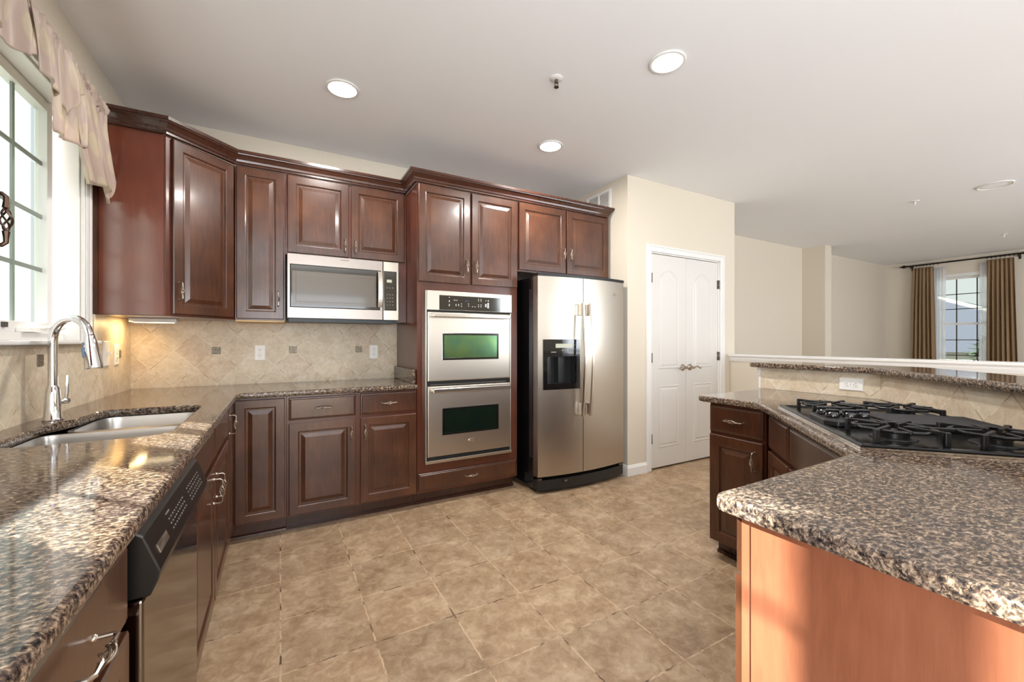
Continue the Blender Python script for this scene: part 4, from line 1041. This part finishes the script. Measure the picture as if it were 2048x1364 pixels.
# ================================================================== ceiling fittings
for (lx, ly, lab) in ((0.328, 2.668, 'lit recessed ceiling light above the base cabinets, leftmost of the three'),
                      (1.832, 1.555, 'lit recessed ceiling light nearest the camera, above the open floor, rightmost of the three'),
                      (1.830, 2.665, 'lit recessed ceiling light in front of the refrigerator, lowest of the three in the photo')):
    r = thing('recessed_light', lab, 'light', (lx, ly, ZC), 0, 'recessed kitchen ceiling lights')
    MB().lathe([(0.094, -0.001), (0.096, -0.004), (0.092, -0.009), (0.080, -0.010), (0.078, -0.004)], (0, 0, 0), 'z', 40).build('trim_ring', M_trim, r, True)
    MB().lathe([(0.077, -0.0105), (0.070, -0.013), (0.02, -0.016)], (0, 0, 0), 'z', 36).build('lens', M_lamp, r, True)
    light('recessed_light_bulb', 'AREA', (lx, ly, ZC - 0.022), 13, (1.0, 0.96, 0.91), shape='DISK', size=0.15)
def sprinkler(x, y, lab, full):
    r = thing('fire_sprinkler', lab, 'sprinkler', (x, y, ZC))
    MB().lathe([(0.036, -0.0005), (0.037, -0.004), (0.028, -0.009), (0.012, -0.010)], (0, 0, 0), 'z', 24).build('escutcheon', M_trim, r, True)
    m = MB()
    m.lathe([(0.009, -0.0105), (0.009, -0.028), (0.004, -0.030)], (0, 0, 0), 'z', 12)
    m.box(-0.012, -0.008, -0.002, 0.002, -0.050, -0.018).box(0.008, 0.012, -0.002, 0.002, -0.050, -0.018).lathe([(0.014, -0.050), (0.014, -0.053)], (0, 0, 0), 'z', 14)
    m.build('head', M_hinge if full else M_trim, r, True)
sprinkler(1.391, 1.965, 'small white fire sprinkler on the kitchen ceiling between the lit recessed lights', True)
sprinkler(5.996, 1.796, 'fire sprinkler on the ceiling just beyond the half wall', False)
sprinkler(8.95, 1.735, 'fire sprinkler on the far ceiling near the curtain rod', False)
r = thing('ceiling_speaker', 'round flush white ceiling speaker above the stair side of the half wall', 'speaker', (6.059, 1.233, ZC))
MB().lathe([(0.126, -0.0005), (0.127, -0.006), (0.116, -0.009), (0.112, -0.005)], (0, 0, 0), 'z', 40).build('rim', M_trim, r, True)
MB().lathe([(0.111, -0.001), (0.111, -0.0045), (0.05, -0.0055)], (0, 0, 0), 'z', 40).build('grille', M_ceil, r, True)
# return-air grille on the closet side wall, facing -X
r = thing('return_air_grille', 'white louvered air grille high on the closet side wall above the refrigerator', 'vent', (CX0, 0, 0))
m = MB(); y0, y1, z0, z1 = 3.0, 3.36, 2.50, 2.69
m.box(-0.010, -0.0005, y0, y0 + 0.03, z0, z1).box(-0.010, -0.0005, y1 - 0.03, y1, z0, z1).box(-0.010, -0.0005, y0 + 0.03, y1 - 0.03, z0, z0 + 0.02).box(-0.010, -0.0005, y0 + 0.03, y1 - 0.03, z1 - 0.02, z1).box(-0.010, -0.0005, 3.165, 3.185, z0 + 0.02, z1 - 0.02)
m.build('frame', M_trim, r, bevel=0.002)
MB().box(-0.002, -0.0005, y0 + 0.03, y1 - 0.03, z0 + 0.02, z1 - 0.02).build('backing', new_mat('vent_shadow', srgb(120, 112, 100), 0.8), r)
m = MB()
for i in range(9):
    z = z0 + 0.028 + i * 0.016
    m.add([(-0.009, y0 + 0.03, z), (-0.009, y1 - 0.03, z), (-0.003, y1 - 0.03, z + 0.010), (-0.003, y0 + 0.03, z + 0.010), (-0.009, y0 + 0.03, z + 0.002), (-0.009, y1 - 0.03, z + 0.002), (-0.003, y1 - 0.03, z + 0.012), (-0.003, y0 + 0.03, z + 0.012)],
          [(0, 1, 2, 3), (4, 7, 6, 5), (0, 4, 5, 1), (3, 2, 6, 7), (0, 3, 7, 4), (1, 5, 6, 2)])
m.build('louvres', M_trim, r)

# ================================================================== curtains on the far window
def drape(name, x, y0, y1, z0, z1, flare, npleat, amp, mat, parent=None, seed=1, thick=0.0):
    rnd = random.Random(seed); nu, nv = npleat * 10, 24; vs = []; fs = []
    ph = [rnd.uniform(-.5, .5) for _ in range(nu + 1)]
    for j in range(nv + 1):
        v = j / nv; z = z1 + (z0 - z1) * v; k = flare(v)
        for i in range(nu + 1):
            u = i / nu; yy = y0 + (y1 - y0) * u; yc = (y0 + y1) / 2
            yy = yc + (yy - yc) * k[0] + k[1]
            a = amp * (0.55 + 0.45 * min(1, v * 4)); xx = x + a * math.sin(2 * PI * npleat * u + 0.7 * math.sin(3 * u + seed)) + 0.25 * a * math.sin(2 * PI * npleat * 2.3 * u + 2 * v)
            vs.append((xx, yy, z))
    for j in range(nv):
        for i in range(nu):
            a = j * (nu + 1) + i; fs.append((a, a + 1, a + nu + 2, a + nu + 1))
    o = MB().add(vs, fs).build(name, mat, parent, True)
    s = o.modifiers.new('cloth', 'SOLIDIFY'); s.thickness = 0.003
    return o
xr = XR - 0.10; RZ = 2.648
o = drape('long_curtain', xr, 2.90, 3.22, 0.02, RZ - 0.03, lambda v: (0.88 + 0.28 * v, 0.0), 6, 0.030, M_curtain, seed=2)
tag(o, 'long tan pleated curtain on the left side of the far window', 'curtain')
o = drape('long_curtain', xr, 1.93, 2.26, 0.02, RZ - 0.03, lambda v: (0.92 + 0.22 * v, -0.02 * v), 6, 0.032, M_curtain, seed=5)
tag(o, 'long tan pleated curtain on the right side of the far window', 'curtain')
xs_ = XR - 0.05
o = drape('sheer_curtain', xs_, 2.77, 2.93, 0.02, RZ - 0.06, lambda v: (1 + 0.05 * v, 0), 4, 0.012, M_sheer, seed=3)
tag(o, 'sheer white curtain beside the left tan curtain', 'curtain')
o = drape('sheer_curtain', xs_, 2.22, 2.345, 0.02, RZ - 0.06, lambda v: (1 + 0.25 * v, 0), 3, 0.012, M_sheer, seed=4)
tag(o, 'sheer white curtain beside the right tan curtain', 'curtain')
r = thing('curtain_rod', 'black iron curtain rod with pointed finials over the far window', 'rod', (xr, 0, RZ))
MB().tube([(0, 1.86, 0.02), (0, 3.28, 0.02)], 0.014, 12).build('pole', M_iron2, r, True)
for ye, s in ((3.28, 1), (1.86, -1)):
    m = MB(); m.lathe([(0.013, 0.0), (0.022, 0.01), (0.014, 0.02), (0.030, 0.045), (0.030, 0.06), (0.016, 0.09), (0.004, 0.13)], (0, 0, 0), 'z', 14)
    m.xf(Matrix.Translation((0, ye, 0.02)) @ Matrix.Rotation(-s * PI / 2, 4, 'X')).build('finial', M_iron2, r, True)
for yy in (1.90, 3.24): MB().box(-0.006, 0.098, yy - 0.008, yy + 0.008, -0.02, 0.005).box(0.088, 0.099, yy - 0.012, yy + 0.012, -0.06, 0.04).build('bracket', M_iron2, r)
for yy in lin(2.92, 3.2, 6) + lin(1.95, 2.25, 6) + [2.86]:
    pts = [(0.022 * math.cos(a) , yy + 0.004 * math.sin(a), 0.014 + 0.022 * math.sin(a)) for a in [2 * PI * k / 14 for k in range(14)]]
    MB().tube(pts, 0.0035, 6, closed=True).build('curtain_ring', M_iron2, r, True)

# ================================================================== valance over the sink window
r = thing('curtain_valance_rod', 'narrow rod carrying the gathered valance', 'rod', (0, 0, 0))
MB().tube([(-0.80, 1.30, 2.425), (-0.80, 2.905, 2.425)], 0.008, 10).box(-0.868, -0.80, 2.885, 2.895, 2.418, 2.432).box(-0.868, -0.80, 1.31, 1.32, 2.418, 2.432).build('rod', M_iron2, r, True)
def interp(pts, x):
    for (a, fa), (b, fb) in zip(pts, pts[1:]):
        if a <= x <= b: return fa + (fb - fa) * (x - a) / (b - a)
    return pts[0][1] if x < pts[0][0] else pts[-1][1]
def cloth(name, y0, y1, top, bottom, x0, pleats, amp, nu, nv, parent=None, seed=0, shift=lambda v: 0.0, out=0.0):
    rnd = random.Random(seed); vs = []; fs = []; uvs = []
    for j in range(nv + 1):
        v = j / nv
        for i in range(nu + 1):
            u = i / nu; y = y0 + (y1 - y0) * u; zt, zb = interp(top, y), interp(bottom, y)
            z = zt + (zb - zt) * v
            a = amp * min(1.0, 0.35 + v * 1.3)
            ph = 2 * PI * pleats * u
            xx = x0 + out * math.sin(PI * min(1, v)) + a * math.sin(ph + 0.8 * math.sin(2.1 * ph + seed)) + (0.006 * math.sin(ph * 6.5 + seed) * max(0, 1 - 5 * v))
            vs.append((xx, y + shift(v) + 0.010 * math.sin(ph * 1.7 + 3 * v), z)); uvs.append((y + 0.3 * xx, z))
    for j in range(nv):
        for i in range(nu):
            a = j * (nu + 1) + i; fs.append((a, a + 1, a + nu + 2, a + nu + 1))
    me = bpy.data.meshes.new(name); me.from_pydata(vs, [], fs); me.update()
    uvl = me.uv_layers.new(name='UVMap')
    for lp in me.loops: uvl.data[lp.index].uv = uvs[lp.vertex_index]
    for p in me.polygons: p.use_smooth = True
    o = obj(name, me, M_valance, parent); s = o.modifiers.new('cloth', 'SOLIDIFY'); s.thickness = 0.0025
    return o
r = thing('window_valance', 'gathered blush and beige leaf-pattern valance with jabot folds over the sink window', 'valance', (0, 0, 0))
hd = []
# ruched heading sleeve around the rod
m = MB(); nu, nv = 260, 12; vs = []; fs = []
for i in range(nu + 1):
    y = 1.32 + (2.90 - 1.32) * i / nu; k = 0.020 + 0.006 * math.sin(i * 1.9) + 0.004 * math.sin(i * 0.83 + 1)
    for j in range(nv):
        a = 2 * PI * j / nv; kk = k * (1 + 0.22 * math.sin(3 * a + i * 1.1))
        vs.append((-0.797 + kk * math.cos(a) * 0.85, y + 0.006 * math.sin(a * 2 + i), 2.425 + kk * math.sin(a) * 1.45))
for i in range(nu):
    for j in range(nv): fs.append((i * nv + j, i * nv + (j + 1) % nv, (i + 1) * nv + (j + 1) % nv, (i + 1) * nv + j))
fs += [tuple(range(nv - 1, -1, -1)), tuple(nu * nv + j for j in range(nv))]
hm = m.add(vs, fs).build('ruched_heading', M_valance, r, True)
uvl = hm.data.uv_layers.new(name='UVMap')
for lp in hm.data.loops:
    c_ = hm.data.vertices[lp.vertex_index].co; uvl.data[lp.index].uv = (c_.y, c_.z)
cloth('jabot', 2.42, 2.895, [(2.4, 2.405), (3.0, 2.405)], [(2.42, 2.05), (2.46, 1.965), (2.58, 1.995), (2.70, 2.02), (2.78, 1.995), (2.84, 1.945), (2.87, 1.965), (2.90, 2.04)], -0.790, 2.0, 0.024, 90, 24, r, 1, lambda v: 0.19 * v * v)
cloth('swag', 2.22, 2.60, [(2.1, 2.405), (3.0, 2.405)], [(2.2, 2.13), (2.26, 2.045), (2.40, 2.07), (2.60, 2.11)], -0.776, 1.5, 0.020, 70, 22, r, 2, lambda v: 0.03 * v)
cloth('jabot', 2.06, 2.42, [(2.0, 2.405), (3.0, 2.405)], [(2.06, 2.20), (2.20, 2.19), (2.30, 2.15), (2.36, 2.24), (2.42, 2.30)], -0.752, 1.5, 0.020, 70, 22, r, 3, lambda v: 0.06 * v)
cloth('swag', 1.78, 2.14, [(1.7, 2.405), (3.0, 2.405)], [(1.78, 2.26), (1.95, 2.20), (2.08, 2.22), (2.14, 2.26)], -0.772, 1.5, 0.020, 70, 22, r, 4)
cloth('jabot', 1.34, 1.86, [(1.3, 2.405), (3.0, 2.405)], [(1.34, 1.98), (1.45, 1.96), (1.65, 2.12), (1.80, 2.24), (1.86, 2.30)], -0.765, 2.5, 0.020, 80, 22, r, 5)

# ================================================================== outdoors
M_roof = new_mat('grey_shingles', srgb(48, 52, 62), 0.9)
M_siding = new_mat('pale_siding', srgb(222, 214, 200), 0.8)
M_snow = new_mat('white_fascia', srgb(130, 130, 130), 0.8)
r = thing('neighbour_house', 'grey-roofed neighbouring house seen through the far window', 'house', (26, 6.6, 0))
MB().box(-3, 5, -5, 5, -3, 0.9).build('wall', M_siding, r)
MB().add([(-3.4, -5.4, 0.8), (5, -5.4, 0.8), (5, 5.4, 0.8), (-3.4, 5.4, 0.8), (0.8, 0.6, 3.2), (5, 0.6, 3.2)], [(0, 4, 3), (0, 1, 5, 4), (4, 5, 2, 3), (0, 3, 2, 1), (1, 2, 5)]).build('roof', M_roof, r)
MB().tube([(-3.42, -5.4, 0.80), (0.75, 0.6, 3.22)], 0.09, 4).tube([(-3.42, 5.4, 0.80), (0.75, 0.6, 3.22)], 0.09, 4).build('fascia', M_snow, r)
def foliage(name, c, rx, rz_, n, col, lab, needle=False, seed=1, trunk=None):
    rnd = random.Random(seed); m = MB(); rr = thing(name, lab, 'tree', (c[0], c[1], -3))
    for _ in range(n):
        t_ = rnd.random(); z = t_ * rz_ ; rad = rx * (1 - t_) ** (0.8 if needle else 0.4) * math.sqrt(rnd.random()); a = rnd.uniform(0, 2 * PI)
        p = Vector((rad * math.cos(a), rad * math.sin(a), z + c[2] + 3)); L_ = rnd.uniform(0.12, 0.3)
        d_ = Vector((math.cos(a), math.sin(a), rnd.uniform(-0.4, 0.2) if needle else rnd.uniform(-1, 1))).normalized(); q = d_.cross(Vector((0, 0, 1))).normalized() * L_ * 0.28
        m.add([p, p + d_ * L_ * 0.5 + q, p + d_ * L_, p + d_ * L_ * 0.5 - q], [(0, 1, 2, 3)])
    m.build('foliage', new_mat(name + '_leaf', col, 0.8), rr)
    MB().tube([(0, 0, 0), (0, 0, c[2] + 3 + rz_ * 0.9)], [0.10, 0.02], 8).build('trunk', new_mat(name + '_bark', srgb(90, 76, 64), 0.9), rr)
foliage('evergreen_tree', (16.2, 3.35, -1.5), 1.5, 2.9, 2600, srgb(52, 66, 50), 'green conifer low outside the far window', True, 4)
foliage('yellow_tree', (38, 9.5, 0.2), 1.7, 3.4, 420, srgb(190, 140, 50), 'pale yellow autumn tree behind the neighbouring roof', False, 6)
